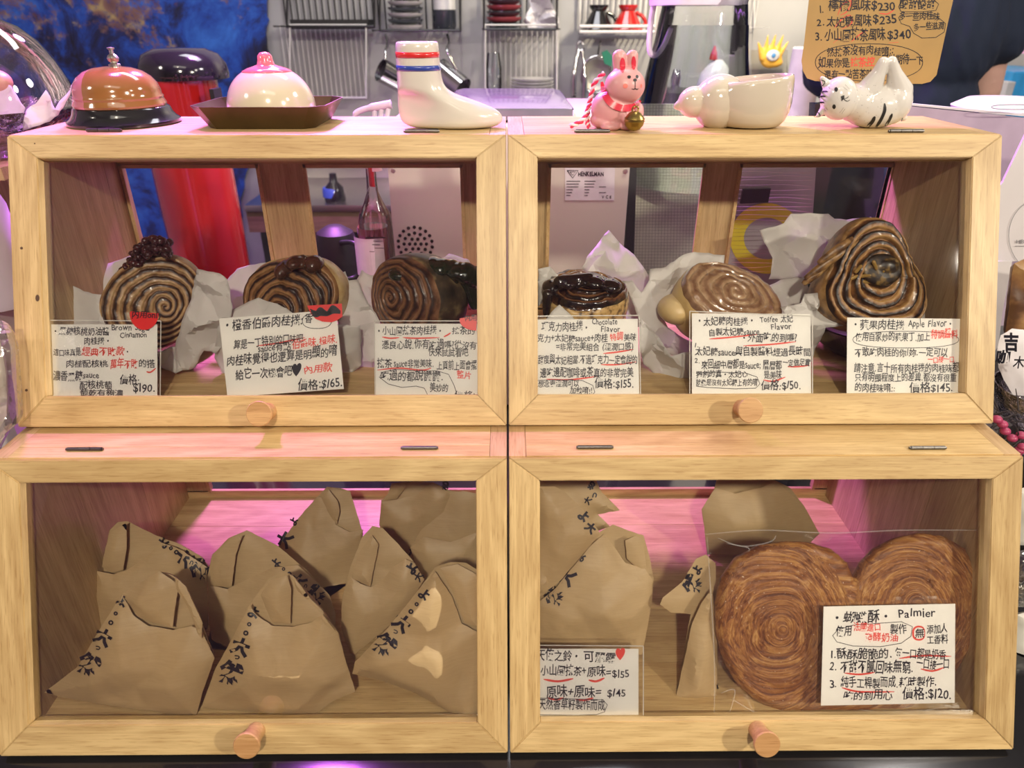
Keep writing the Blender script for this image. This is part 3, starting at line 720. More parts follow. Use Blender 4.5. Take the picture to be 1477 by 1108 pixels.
def mkplate(px, Y, r, h, label, mat, group='dishes under the rolls'):
    p = R(px, 480, Y); p.z = FLZ; t = thing('dish', label, 'dish', p, group)
    bm = NB(); lathe(bm, [(0, 0), (r * .55, 0), (r * .8, h * .35), (r, h), (r * .97, h + .001), (r * .75, h * .45), (r * .5, .004), (0, .004)], p, seg=48); obj('bowl', bm, mat, t, 'auto')
    return p
mkplate(245, .742, .052, .018, 'dark red dish under the brown sugar roll', DRED)
mkplate(425, .742, .052, .018, 'dark red dish under the orange earl grey roll', DRED)
mkplate(628, .742, .050, .018, 'dark red dish under the glossy dark matcha roll', DRED)
mkplate(845, .742, .050, .022, 'black glazed dish under the chocolate roll', BLACK)
mkplate(1060, .742, .055, .022, 'black glazed dish under the toffee roll', BLACK)
mkplate(1245, .735, .066, .036, 'black glazed bowl under the apple roll', BLACK)

# brown sugar roll with a crumble of dark raisins on top
c = R(224, 436, .705); t = thing('cinnamon_roll', 'upright brown sugar roll topped with a cluster of dark raisins', 'pastry', (c.x, c.y, FLZ + .006), 'cinnamon rolls in the upper cabinets')
roll(t, c, (.36, -.86, .28), .049, .034, 6.6, SM1, SD1, shape=lambda a: 1.0 + .10 * math.cos(2 * a - 1.2), centre=(.22, -.12), seed=1)
RAIS = plain('dark raisin', (.045, .012, .014), .22, coat=.7, var=.5, scale=120)
k = 0; base = R(207, 372, .715)
pr = random.Random(3)
for i in range(95):
    a = pr.uniform(0, 1); x = 178 + a * 66 + pr.uniform(-4, 4); lo = 408 - 46 * a ** .55 if a < .75 else 372 - 8 * (a - .75); hi = 392 - 48 * math.sin(min(1, a * 1.5) * PI / 2)
    y = pr.uniform(hi, lo); p = R(x, y, .708 + pr.uniform(-.012, .012)); r = pr.uniform(.0038, .0056)
    bm = NB(); M = Matrix.Translation(p) @ Matrix.Rotation(pr.uniform(0, 3), 4, Vector((pr.random(), pr.random(), pr.random() + .1)).normalized()) @ Matrix.Diagonal((r, r * .8, r * .7, 1))
    bmesh.ops.create_icosphere(bm, subdivisions=2, radius=1, matrix=M)
    for v in bm.verts: v.co += Vector((1, 1, 1)) * noise.noise(v.co * 500) * .0006
    obj('raisin', bm, RAIS, t, True)
# orange earl grey roll
c = R(428, 428, .712); t = thing('cinnamon_roll', 'leaning orange earl grey roll with a dark syrup cap', 'pastry', (c.x, c.y, FLZ + .006), 'cinnamon rolls in the upper cabinets')
roll(t, c, (-.22, -.84, .30), .049, .036, 6.5, SM2, crust('pale crumb side', (.35, .2, .08), (.55, .40, .18), (.62, .48, .26)), shape=lambda a: 1.0 + .16 * math.cos(2 * a - .5), centre=(-.10, -.35), groove=.0034, seed=4)
def cap(px0, py0, px1, py1, Y, mat, name='glaze', seed=0, rr=(.010, .006), n=7, sag=0, pk=6):
    ps = []
    for i in range(n):
        f = i / (n - 1); p = R(px0 + (px1 - px0) * f, py0 + (py1 - py0) * f - pk * math.sin(PI * f) + rnd.uniform(-2, 2), Y + .004 * math.sin(i * 2.3))
        ps.append(('e', p, (rr[0] * rnd.uniform(.8, 1.2), rr[0] * 1.5, rr[1] * rnd.uniform(.8, 1.2))))
    return ps
bm = blob(cap(408, 392, 462, 388, .706, None, pk=12, rr=(.010, .008)) + [('c', R(447, 380, .705), R(437, 368, .70), .004, .0012)], .0011, 5)
obj('syrup_cap', bm, plain('dark syrup', (.06, .025, .014), .2, coat=.6, var=.4, scale=90, bump=.2), t, True)
# matcha roll, dark glaze
c = R(603, 430, .706); t = thing('cinnamon_roll', 'dark glossy matcha roll beside the middle stile', 'pastry', (c.x, c.y, FLZ + .006), 'cinnamon rolls in the upper cabinets')
roll(t, c, (-.62, -.74, .18), .048, .048, 6.2, SM3, crust('dark glazed side', (.02, .018, .012), (.07, .05, .03), (.30, .22, .10), 45), shape=lambda a: 1.0 + .05 * math.cos(2 * a), centre=(-.1, .05), groove=.002, dome=.012, seed=8)
bm = blob(cap(578, 396, 683, 398, .70, None, pk=13, n=10, rr=(.012, .009)) + [('c', R(672, 398, .70), R(684, 440, .70), .010, .006), ('c', R(652, 392, .694), R(655, 425, .69), .007, .004)], .0012, 6)
obj('glaze', bm, plain('dark green glaze', (.014, .022, .012), .1, coat=1, var=.4, scale=60), t, True)
# chocolate roll, upright drum with chocolate on top
c = R(843, 434, .712); t = thing('cinnamon_roll', 'squat chocolate roll with a black chocolate top', 'pastry', (c.x, c.y, FLZ + .006), 'cinnamon rolls in the upper cabinets')
SM4 = swirlmat('chocolate swirl', (.30, .16, .07), (.10, .04, .02), (.010, .007, .006), rough=.16, coat=.8)
roll(t, c, (.03, -.10, 1), .044, .036, 4.5, SM4, crust('speckled golden side', (.06, .03, .015), (.50, .32, .12), (.60, .42, .18), 130), up=(0, 1, 0), shape=lambda a: 1.0 + .05 * math.cos(3 * a), groove=.006, dome=.007, seed=11)
bm = blob(cap(795, 415, 880, 412, .700, None, pk=10, n=8, rr=(.010, .0065)) + [('c', R(790, 425, .68), R(788, 452, .68), .006, .004), ('c', R(808, 408, .69), R(850, 400, .70), .008, .005)], .0011, 4)
obj('chocolate_cap', bm, plain('black chocolate', (.012, .008, .008), .12, coat=1), t, True)
# toffee roll lying tilted, in a film
c = R(1035, 440, .70); t = thing('cinnamon_roll', 'pale toffee roll lying tilted with a shiny caramel top', 'pastry', (c.x, c.y, FLZ + .006), 'cinnamon rolls in the upper cabinets')
SM5 = swirlmat('caramel swirl', (.47, .33, .20), (.38, .24, .14), (.26, .15, .09), rough=.12, coat=1, noise_amt=.35)
roll(t, R(1046, 442, .70), (.22, -.42, .84), .052, .040, 5, SM5, crust('pale crust', (.46, .29, .10), (.62, .44, .18), (.68, .52, .26), 20), up=(0, 1, 0), shape=lambda a: 1.0 + .10 * math.cos(2 * a), groove=.0018, dome=.006, seed=14)
bm = blob([('e', R(978, 446, .695), (.022, .024, .016)), ('e', R(1003, 432, .70), (.018, .02, .016))], .0014, 6)
obj('bread_side', bm, crust('pale bread', (.50, .33, .13), (.66, .48, .22), (.72, .56, .30), 18), t, True)
# apple roll, triangular coil round a dark filling
def tri(a): return 1.0 + .13 * math.cos(3 * a - PI / 2 + 3.3) + .06 * math.cos(2 * a + 2.6)
c = R(1250, 408, .70); t = thing('cinnamon_roll', 'large triangular apple roll coiled round a dark filling', 'pastry', (c.x, c.y, FLZ + .012), 'cinnamon rolls in the upper cabinets')
SM6 = swirlmat('apple swirl', (.50, .30, .11), (.24, .11, .035), (.02, .010, .006), sharp=(.16, .34), rough=.42, coat=.06)
roll(t, c, (.10, -.88, .42), .055, .042, 6.4, SM6, crust('dark golden side', (.10, .05, .02), (.32, .18, .06), (.45, .28, .11), 80), shape=tri, centre=(.08, .10), groove=.0042, dome=-.002, loose=.006, seed=17)
n_ = Vector((.10, -.88, .42)).normalized(); q = R(1258, 392, .70) + n_ * .0165
bm = blob([('e', q, (.021, .004, .017), rot('X', -25)), ('e', q + Vector((.004, 0, -.002)), (.013, .005, .012))], .0011, 3)
obj('apple_filling', bm, crust('dark apple filling', (.008, .005, .004), (.03, .018, .008), (.20, .12, .03), 150), t, True)
for i, (x, y, L_, an) in enumerate([(1247, 398, .010, 10), (1238, 388, .007, 60), (1262, 383, .008, -60), (1252, 407, .009, 0), (1272, 395, .006, 80), (1232, 400, .006, 30)]):
    p = R(x, y, .682); d_ = Vector((math.cos(math.radians(an)), -.1, math.sin(math.radians(an)))) * L_ * .5
    bm = blob([('c', p - d_, p + d_, .0022, .0018)], .0006, 3); obj('apple_piece', bm, plain('glazed apple piece', (.28, .17, .045), .15, coat=.8, var=.3), t, True)
for i, (a, b) in enumerate([((1161, 402), (1243, 345)), ((1158, 410), (1200, 378)), ((1180, 380), (1240, 338))]):
    p0, p1 = R(*a, .688), R(*b, .702); bm = NB(); mid = p0.lerp(p1, .5) + Vector((0, -.004, .004))
    tube(bm, smoothpath([p0, mid, p1], 8), [.0012 + .0035 * math.sin(PI * min(1, k_ / 16 + .1)) for k_ in range(17)], 8)
    obj('pastry_flap', bm, SM6 if False else crust('flaky edge', (.09, .045, .02), (.26, .14, .05), (.40, .26, .11), 120), t, True)

# ------------------------------------------------------------------ parchment
def pmat():
    m, nt, p = nodes('baking parchment'); L = nt.links.new; tc = N(nt, 'ShaderNodeTexCoord')
    n = N(nt, 'ShaderNodeTexNoise', Scale=26, Detail=5, Distortion=.5); L(tc.outputs['Object'], n.inputs['Vector'])
    L(ramp(nt, n.outputs['Fac'], [(.3, (.68, .665, .63)), (.7, (.80, .78, .75))]), p.inputs['Base Color']); setp(p, Roughness=.55)
    tr = N(nt, 'ShaderNodeBsdfTranslucent'); tr.inputs[0].default_value = (.8, .78, .75, 1); mx = N(nt, 'ShaderNodeMixShader'); mx.inputs[0].default_value = .28
    v = N(nt, 'ShaderNodeTexVoronoi', Scale=55, feature='DISTANCE_TO_EDGE'); L(tc.outputs['Object'], v.inputs['Vector'])
    b = N(nt, 'ShaderNodeBump', Strength=.35, Distance=.0015); L(n.outputs['Fac'], b.inputs['Height']); L(b.outputs['Normal'], p.inputs['Normal'])
    L(p.outputs[0], mx.inputs[1]); L(tr.outputs[0], mx.inputs[2]); L(mx.outputs[0], nt.nodes['Material Output'].inputs[0]); return m
PM = pmat()
def up(Y, ybase=470, k=.0004, kx=0, x0=0):   # a sheet rising from behind a card: leans back with height
    return lambda x, y: R(x, y, Y + max(0, ybase - y) * k + (x - x0) * kx)
PAP = [
 ('sheet of parchment at the left wall in front of the brown sugar roll', [(76, 412), (84, 408), (120, 421), (152, 425), (176, 440), (190, 470), (186, 500), (92, 500), (84, 450)], up(.672, 470, .0003), .0035, 30),
 ('small parchment fold sticking up behind the left side of the brown sugar roll', [(128, 410), (150, 398), (152, 382), (186, 370), (196, 385), (178, 430), (186, 460), (150, 440), (126, 430)], up(.725), .003, 22),
 ('crumpled parchment covering the right side of the brown sugar roll', [(284, 388), (300, 391), (318, 394), (330, 402), (338, 440), (330, 488), (310, 512), (292, 508), (282, 530), (255, 537), (231, 530), (228, 508), (250, 503), (262, 470), (272, 440), (279, 412)], up(.668, 470, .0002), .004, 26),
 ('parchment catching pink light between the brown sugar and orange rolls', [(300, 396), (330, 402), (344, 386), (385, 377), (398, 392), (394, 410), (374, 440), (350, 456), (310, 440)], up(.735), .0035, 30),
 ('grey parchment in front of the orange earl grey roll', [(356, 437), (372, 431), (400, 438), (428, 452), (470, 466), (520, 470), (520, 530), (480, 560), (330, 560), (306, 520), (316, 470), (335, 445)], up(.672), .004, 36),
 ('bunch of parchment between the orange and matcha rolls', [(487, 398), (497, 393), (503, 405), (516, 404), (526, 430), (546, 470), (548, 530), (520, 560), (498, 540), (490, 500), (486, 450)], up(.69), .005, 26),
 ('bright parchment peak left of the matcha roll', [(513, 408), (522, 389), (536, 396), (556, 393), (574, 402), (560, 418), (545, 440), (541, 470), (530, 462), (520, 436)], up(.715), .004, 26),
 ('purple lit parchment peak behind the matcha roll', [(612, 392), (628, 380), (648, 364), (662, 368), (676, 372), (688, 400), (690, 425), (650, 420), (618, 408)], up(.75), .003, 26),
 ('tall pointed parchment behind the chocolate roll', [(838, 384), (846, 368), (866, 349), (879, 334), (894, 352), (915, 368), (930, 388), (938, 404), (930, 430), (922, 470), (905, 468), (896, 430), (885, 408), (850, 402)], up(.74), .004, 28),
 ('parchment at the left stile beside the chocolate roll', [(776, 386), (794, 386), (806, 398), (800, 410), (790, 430), (776, 446)], up(.70), .003, 20),
 ('small parchment corner in front of the chocolate roll', [(784, 464), (807, 440), (834, 466), (830, 476), (788, 476)], up(.655), .001, 30),
 ('twisted parchment between the chocolate and toffee rolls', [(898, 408), (912, 404), (924, 420), (934, 400), (936, 385), (958, 382), (978, 372), (1003, 366), (1046, 369), (1042, 392), (1012, 402), (982, 414), (960, 432), (950, 448), (962, 470), (985, 486), (1004, 492), (1000, 520), (958, 510), (936, 494), (924, 470), (914, 440)], up(.705), .005, 30),
 ('parchment hanging down to the floor between the chocolate and toffee cards', [(926, 462), (944, 480), (966, 508), (1000, 504), (1004, 540), (980, 556), (966, 566), (950, 546), (930, 530), (922, 500)], up(.668), .004, 26),
 ('grey parchment between the toffee and apple rolls', [(1098, 420), (1126, 404), (1160, 402), (1168, 420), (1150, 440), (1142, 466), (1120, 470), (1104, 445)], up(.72), .003, 30),
 ('large white parchment standing behind the apple roll', [(1094, 331), (1128, 320), (1140, 308), (1168, 306), (1194, 308), (1204, 316), (1222, 318), (1256, 313), (1276, 328), (1304, 330), (1342, 322), (1330, 350), (1326, 400), (1310, 440), (1200, 420), (1150, 404), (1108, 402), (1112, 370), (1102, 350)], up(.752, 470, .0003), .0045, 36),
 ('torn parchment corner in front of the apple roll', [(1128, 446), (1154, 436), (1160, 424), (1176, 420), (1182, 428), (1204, 422), (1226, 432), (1248, 446), (1246, 460), (1190, 472), (1184, 500), (1168, 530), (1150, 500)], up(.67), .004, 24),
 ('parchment tip right of the apple card', [(1296, 462), (1310, 452), (1336, 448), (1334, 470), (1300, 474)], up(.68), .002, 24)]
for i, (lab, P_, fn, amp, sc) in enumerate(PAP):
    P_ = [(x, y) for x, y in P_]
    o = paper('parchment_sheet', P_, fn, PM, None, amp, 5, sc, i * 3.3)
    tag(o, lab, 'parchment', 'parchment sheets round the rolls')

# ------------------------------------------------------------------ paper bags
def kmat():
    m, nt, p = nodes('brown kraft paper'); L = nt.links.new; tc = N(nt, 'ShaderNodeTexCoord')
    n = N(nt, 'ShaderNodeTexNoise', Scale=9, Detail=6); L(tc.outputs['Object'], n.inputs['Vector'])
    st = N(nt, 'ShaderNodeTexNoise', Scale=1, Detail=3); mp = N(nt, 'ShaderNodeMapping'); mp.inputs['Scale'].default_value = (60, 60, 900); L(tc.outputs['Object'], mp.inputs[0]); L(mp.outputs[0], st.inputs['Vector'])
    mx = N(nt, 'ShaderNodeMixRGB', blend_type='MULTIPLY'); mx.inputs[0].default_value = .5
    L(ramp(nt, n.outputs['Fac'], [(.3, (.45, .315, .155)), (.7, (.60, .44, .24))]), mx.inputs[1]); L(ramp(nt, st.outputs['Fac'], [(.3, (.86, .84, .8)), (.7, (1, 1, 1))]), mx.inputs[2])
    L(mx.outputs[0], p.inputs['Base Color']); setp(p, Roughness=.5); b = N(nt, 'ShaderNodeBump', Strength=.4, Distance=.0014)
    n2 = N(nt, 'ShaderNodeTexNoise', Scale=26, Detail=5, Distortion=1.4); L(tc.outputs['Object'], n2.inputs['Vector']); L(n2.outputs['Fac'], b.inputs['Height']); L(b.outputs['Normal'], p.inputs['Normal']); return m
KM = kmat()
BF = .0125
def bag(label, full, front, Y0, lean=22, bulge=.012, back=.05, seed=0, folds=(), text=None, inner=None, zmin=BF, fb=.014, yref=None, amp=.0034):
    yb = max(p[1] for p in full); xb = sum(p[0] for p in full) / len(full)
    p = R(xb, yb, Y0); n = Vector((0, -math.cos(math.radians(lean)), math.sin(math.radians(lean))))
    P0 = Vector((0, Y0, BF)); base = RP(xb, yb, P0, n)
    t = thing('paper_bag', label, 'bag', (base.x, base.y + .01, BF), 'brown paper bags in the lower cabinets')
    pillow('bag_body', full, P0 - (n * .011 if front else n * 0), math.radians(lean), KM, t, bulge if not front else .004, back, amp * (1 if not front else .5), 5.5, 48, seed, 60, zmin)
    if front: pillow('front_pocket', front, P0 + n * .0005, math.radians(lean), KM, t, fb, .010, amp, 5, 52, seed + 2, 75, zmin)
    for k_, fo in enumerate(folds):
        pillow('folded_flap', fo, P0 + n * (.001 if k_ == 0 else .006), math.radians(lean), KM, t, .004, .001, amp * .6, 4.5, 34, seed + 5 + k_, 18, zmin)
    if text:
        bm = NB(); nn = n
        P1 = P0 + n * (.006 + .004)
        f = lambda x, y: RP(x, y, P1 + n * .0065, n)
        from mathutils.bvhtree import BVHTree
        body = [o for o in t.children]
        trees = []
        for o in body:
            b2 = NB(); b2.from_mesh(o.data); b2.transform(Matrix.Translation(t.location)); trees.append(BVHTree.FromBMesh(b2)); b2.free()
        def f(x, y):
            r = ray(x, y).normalized(); best = None
            for tr in trees:
                h = tr.ray_cast(CAM, r)
                if h[0] is not None and (best is None or h[3] < best): best = h[3]
            if best is None: best = (RP(x, y, P0, n) - CAM).length
            return CAM + r * (best - .0007)
        for (x, y, h, ang, ch, bold) in text:
            vs, fs, x0, adv = glyph(ch, .055 if bold else .04)
            a = math.radians(ang); cx = (x0 + adv) / 2; V = []
            for (u, v) in vs:
                uu, vv = (u - cx) * h, (v - .35) * h
                V.append(bm.verts.new(f(x + uu * math.cos(a) - vv * math.sin(a) * -1 * -1, y - (uu * math.sin(a) + vv * math.cos(a)))))
            for fc in fs:
                try: bm.faces.new([V[i] for i in fc])
                except ValueError: pass
        obj('lettering', bm, INK, t, label='black brush lettering')
    return t
def brush(x0, y0, x1, y1, h=20, flip=0, chars='よoo大っ然', ang=None):
    """brush characters strung between two points"""
    out = []; n = len(chars); pos = [0, .16, .29, .52, .66, .92]; hs = [1, .62, .75, 1.35, .55, 1.75]
    a = math.degrees(math.atan2(-(y1 - y0), x1 - x0)) + 90 if ang is None else ang
    for i, ch in enumerate(chars):
        f = pos[i]; out.append((x0 + (x1 - x0) * f, y0 + (y1 - y0) * f, h * hs[i], a, ch, i in (3, 5)))
    return out
bag('brown paper bag at the left, rear one with its rim folded open', [(137, 815), (147, 815), (158, 765), (170, 753), (184, 752), (224, 772), (262, 786), (292, 804), (302, 820), (298, 850), (292, 900), (288, 960), (150, 960), (145, 908), (134, 860)],
    [(139, 823), (165, 828), (182, 823), (208, 806), (232, 783), (265, 795), (298, 818), (300, 900), (290, 960), (150, 960), (145, 908), (135, 860)], .56, seed=2, text=brush(236, 783, 296, 826, 17, ang=52),
    folds=[[(147, 818), (152, 790), (160, 768), (182, 754), (183, 790), (178, 822), (160, 826)]])
bag('front left brown paper bag with folded apex, nearest the left wall', [(63, 1000), (112, 962), (145, 906), (176, 857), (205, 842), (230, 824), (250, 830), (268, 848), (289, 892), (298, 920), (310, 949), (292, 1000), (283, 1034), (180, 1022), (90, 1006)],
    [(63, 1000), (112, 962), (145, 906), (176, 858), (192, 888), (214, 903), (250, 909), (276, 903), (291, 911), (310, 949), (292, 1000), (283, 1034), (180, 1022), (90, 1006)], .452, seed=5, text=brush(176, 868, 124, 968, 18),
    folds=[[(176, 857), (230, 824), (254, 842), (256, 850), (249, 906), (200, 890), (184, 868)], [(252, 832), (268, 846), (292, 898), (291, 922), (286, 916), (272, 878), (254, 850)]])
bag('tall brown paper bag at the rear, pointed top against the pink floor', [(400, 790), (430, 748), (462, 712), (472, 702), (490, 704), (505, 709), (520, 758), (524, 770), (505, 840), (484, 905), (440, 930), (400, 900), (370, 830)],
    [(400, 790), (430, 748), (458, 716), (474, 722), (484, 757), (505, 768), (524, 764), (505, 840), (484, 905), (440, 930), (400, 900), (370, 830)], .63, seed=9, text=[(424, 752, 13, 60, 'よ', 0), (411, 778, 22, 60, '大', 1)],
    folds=[[(462, 714), (474, 706), (488, 724), (490, 738), (486, 757), (472, 740)]])
bag('brown paper bag behind the front middle one, open curled rim', [(299, 830), (306, 800), (330, 776), (356, 765), (400, 787), (442, 822), (475, 858), (484, 885), (480, 960), (310, 960), (302, 900)],
    [(302, 844), (328, 850), (352, 838), (394, 818), (430, 815), (475, 858), (484, 885), (480, 960), (310, 960), (302, 900)], .545, seed=12, text=brush(398, 812, 462, 862, 15, ang=50),
    folds=[[(302, 846), (308, 802), (332, 778), (350, 772), (340, 800), (334, 846)]])
bag('front middle brown paper bag with peaked top and deep pocket', [(290, 1022), (312, 962), (336, 920), (360, 872), (388, 834), (412, 825), (424, 832), (464, 877), (490, 914), (498, 950), (512, 998), (480, 1012), (455, 1031), (380, 1028)],
    [(290, 1022), (312, 962), (336, 920), (360, 872), (368, 886), (392, 903), (422, 904), (450, 897), (467, 885), (488, 912), (498, 950), (512, 998), (480, 1012), (455, 1031), (380, 1028)], .452, seed=15, text=brush(366, 884, 330, 980, 19),
    folds=[[(376, 858), (392, 836), (414, 830), (420, 850), (419, 900), (392, 898)], [(420, 833), (432, 842), (484, 912), (468, 900), (462, 884), (428, 850)]])
bag('dark brown paper bag in the rear right corner with a wide open mouth', [(550, 722), (558, 716), (565, 697), (600, 694), (625, 696), (650, 708), (688, 712), (688, 790), (640, 830), (590, 840), (560, 800), (547, 757)],
    [(550, 724), (566, 722), (600, 715), (625, 696), (650, 712), (640, 750), (600, 790), (570, 800), (547, 757)], .66, seed=18, folds=[[(552, 722), (558, 714), (570, 697), (590, 696), (572, 720)]], text=[(604, 783, 14, 55, 'よ', 0), (597, 796, 16, 55, '大', 1), (642, 700, 14, 130, 'も', 1)])
bag('shaded brown paper bag behind the one at the middle stile', [(592, 790), (608, 764), (640, 738), (650, 712), (668, 708), (688, 712), (689, 850), (640, 850), (604, 830)], [(592, 790), (612, 774), (650, 782), (688, 768), (689, 850), (640, 850), (604, 830)], .60, seed=21)
bag('curved brown paper bag standing behind the bag at the middle stile', [(537, 759), (552, 762), (575, 785), (598, 812), (612, 836), (590, 872), (560, 904), (512, 944), (504, 940), (492, 905), (494, 860), (505, 820), (522, 775)],
    [(506, 832), (520, 842), (535, 847), (552, 838), (566, 818), (585, 806), (598, 812), (612, 836), (590, 872), (560, 904), (512, 944), (504, 940), (492, 905), (494, 860)], .515, seed=24, text=[(594, 820, 18, 60, 'よ', 1), (604, 832, 13, 60, '大', 0)], folds=[[(508, 834), (516, 800), (536, 772), (546, 786), (534, 846)]])
bag('front right brown paper bag touching the middle stile', [(628, 818), (650, 811), (672, 812), (689, 822), (689, 1030), (676, 1041), (640, 1022), (600, 1000), (556, 984), (508, 972), (512, 955), (560, 905), (606, 848)],
    [(628, 824), (652, 860), (666, 900), (689, 912), (689, 1030), (676, 1041), (640, 1022), (600, 1000), (556, 984), (508, 972), (512, 955), (560, 905), (606, 848)], .449, seed=27, text=brush(612, 858, 550, 938, 18), folds=[[(634, 820), (660, 814), (689, 830), (689, 904), (670, 898), (654, 856)]])
# right cabinet
bag('rear brown paper bag high at the left edge of the right cabinet', [(776, 688), (858, 688), (868, 710), (894, 736), (862, 742), (880, 760), (850, 770), (776, 760)], None, .64, seed=31, text=[(853, 700, 13, 110, 'も', 1), (857, 714, 11, 60, 'っ', 0), (848, 722, 11, 60, '大', 0)])
bag('brown paper bag with crumpled shoulder left of the pink floor', [(840, 800), (866, 767), (884, 757), (905, 765), (928, 772), (936, 800), (943, 835), (940, 868), (934, 905), (926, 945), (860, 945), (776, 935), (776, 850)],
    [(800, 850), (850, 790), (872, 770), (902, 812), (930, 820), (941, 836), (940, 868), (934, 905), (926, 945), (860, 945), (776, 935), (776, 870)], .505, seed=34, text=[(838, 803, 15, 50, 'よ', 0), (818, 832, 24, 60, '大', 1), (800, 860, 26, 60, '然', 1)],
    folds=[[(902, 780), (916, 774), (928, 778), (934, 830), (920, 822), (904, 806)]])
bag('front brown paper bag with diagonal lettered edge in the right cabinet', [(776, 702), (800, 702), (815, 710), (842, 736), (866, 770), (840, 800), (806, 840), (776, 862)], None, .462, lean=24, seed=37, back=.05, zmin=.0125, text=[(842, 745, 17, -40, 'よ', 1), (852, 762, 15, -40, '大', 1)])
bag('rear brown paper bag with gaping top behind the heart shaped pastry', [(1016, 760), (1012, 735), (1030, 706), (1034, 690), (1072, 688), (1112, 690), (1140, 704), (1160, 730), (1182, 770), (1150, 800), (1020, 800)],
    [(1016, 760), (1012, 735), (1032, 704), (1060, 712), (1096, 704), (1120, 694), (1160, 730), (1182, 770), (1150, 800), (1020, 800)], .66, seed=40, folds=[[(1042, 756), (1056, 730), (1072, 728), (1108, 756), (1100, 770), (1050, 770)]])
bag('small brown paper bag behind the left edge of the clear pastry bag', [(952, 872), (956, 862), (984, 840), (1004, 806), (1018, 800), (1032, 812), (1036, 900), (1034, 1008), (974, 1010), (996, 886), (968, 884)],
    [(1026, 850), (1035, 900), (1033, 1008), (974, 1010), (998, 900), (1012, 868)], .472, lean=24, seed=43, text=[(1006, 822, 15, 60, 'よ', 0), (1000, 842, 26, 70, '然', 1)])

# ------------------------------------------------------------------ heart shaped pastry in its clear bag
HP = []
HP += [(1232, 838), (1222, 812), (1200, 793), (1170, 784), (1135, 782), (1096, 788), (1062, 806), (1040, 836), (1032, 872), (1034, 916), (1044, 954), (1062, 986), (1088, 1010), (1120, 1026), (1160, 1034), (1210, 1035), (1262, 1032), (1308, 1022), (1346, 1002), (1376, 972), (1398, 936), (1412, 896), (1414, 856), (1408, 820), (1392, 792), (1364, 775), (1330, 770), (1292, 778), (1262, 794), (1242, 816)]
def lobe(x, y):
    a = math.hypot((x - 1128) / 98, (y - 905) / 118); b = math.hypot((x - 1322) / 92, (y - 872) / 104)
    wv = .10 * noise.noise(Vector((x / 60, y / 60, 2)))
    c_ = math.hypot((x - 1225) / 190, (y - 905) / 132)
    e = min(a, b); 
    return (max(e, 0) if e < 1 else 1 + (c_ - .9) * .6) * 15 + wv * 14
t = thing('heart_pastry', 'large heart shaped pastry of coiled golden brown layers in a clear bag', 'pastry', RD('L', 1222, 1034, .04))
def palmiermat():
    m, nt, p = nodes('caramelised layers'); L = nt.links.new; at = N(nt, 'ShaderNodeAttribute', attribute_name='swirl'); tc = N(nt, 'ShaderNodeTexCoord')
    n1 = N(nt, 'ShaderNodeTexNoise', Scale=28, Detail=4); L(tc.outputs['Object'], n1.inputs['Vector'])
    cx = N(nt, 'ShaderNodeCombineXYZ'); ml = N(nt, 'ShaderNodeMath', operation='MULTIPLY'); ml.inputs[1].default_value = 1.5; L(at.outputs['Fac'], ml.inputs[0]); L(ml.outputs[0], cx.inputs[0])
    sc = N(nt, 'ShaderNodeVectorMath', operation='MULTIPLY_ADD'); sc.inputs[1].default_value = (75, 75, 75); L(tc.outputs['Object'], sc.inputs[0]); L(cx.outputs[0], sc.inputs[2])
    n2 = N(nt, 'ShaderNodeTexNoise', Scale=1.0, Detail=7, Roughness=.7, Distortion=.8); L(sc.outputs[0], n2.inputs['Vector'])
    n3 = N(nt, 'ShaderNodeTexNoise', Scale=420, Detail=2); L(tc.outputs['Object'], n3.inputs['Vector'])
    c = ramp(nt, n2.outputs['Fac'], [(.36, (.13, .042, .013)), (.46, (.27, .10, .028)), (.55, (.44, .20, .055)), (.66, (.66, .38, .13))])
    mx = N(nt, 'ShaderNodeMixRGB', blend_type='MULTIPLY'); mx.inputs[0].default_value = .6; L(c, mx.inputs[1]); L(ramp(nt, n1.outputs['Fac'], [(.3, (.6, .5, .45)), (.65, (1.0, 1.0, 1.0))]), mx.inputs[2])
    sp = N(nt, 'ShaderNodeMixRGB'); L(mx.outputs[0], sp.inputs[1]); sp.inputs[2].default_value = (.85, .7, .5, 1); L(ramp(nt, n3.outputs['Fac'], [(.70, (0, 0, 0)), (.74, (.8, .8, .8))]), sp.inputs[0])
    L(sp.outputs[0], p.inputs['Base Color']); setp(p, Roughness=.33, Coat_Weight=.15)
    b = N(nt, 'ShaderNodeBump', Strength=.7, Distance=.0016); L(n2.outputs['Fac'], b.inputs['Height']); L(b.outputs['Normal'], p.inputs['Normal']); return m
MP = palmiermat()
P0 = Vector((0, CAB['L'][0], 0)) + Vector((0, ca, -sa)) * .033
o = pillow('pastry_body', HP, P0, AL, MP, t, .006, .012, .0006, 3.6, 30, 3, 8, None, jag=.5, attr=lobe, edge=.004, ridge=lambda x, y, dd: .0004 * math.sin(lobe(x, y) * 2 * PI) + .0008 * noise.noise(Vector((x / 3, y / 3, 0))))
cb = thing('clear_bag', 'clear plastic bag round the heart shaped pastry', 'bag', RD('L', 1222, 1038, .03))
P_ = [(1016, 770), (1100, 764), (1200, 768), (1300, 764), (1410, 764), (1416, 800), (1417, 1040), (1200, 1038), (1030, 1040), (1030, 940), (1018, 860)]
def fb(off, x0=0): return lambda x, y: RD('L', x, y, off)
o = paper('front_film', P_, fb(.0185), FILM, cb, .0006, 7, 34, 5, jag=.3); o.modifiers.clear()
o = paper('back_film', P_, fb(.058), FILM, cb, .0008, 9, 34, 9, jag=.3); o.modifiers.clear()
bm = NB(); SL2 = plain('film seam', (.75, .74, .70), .12)
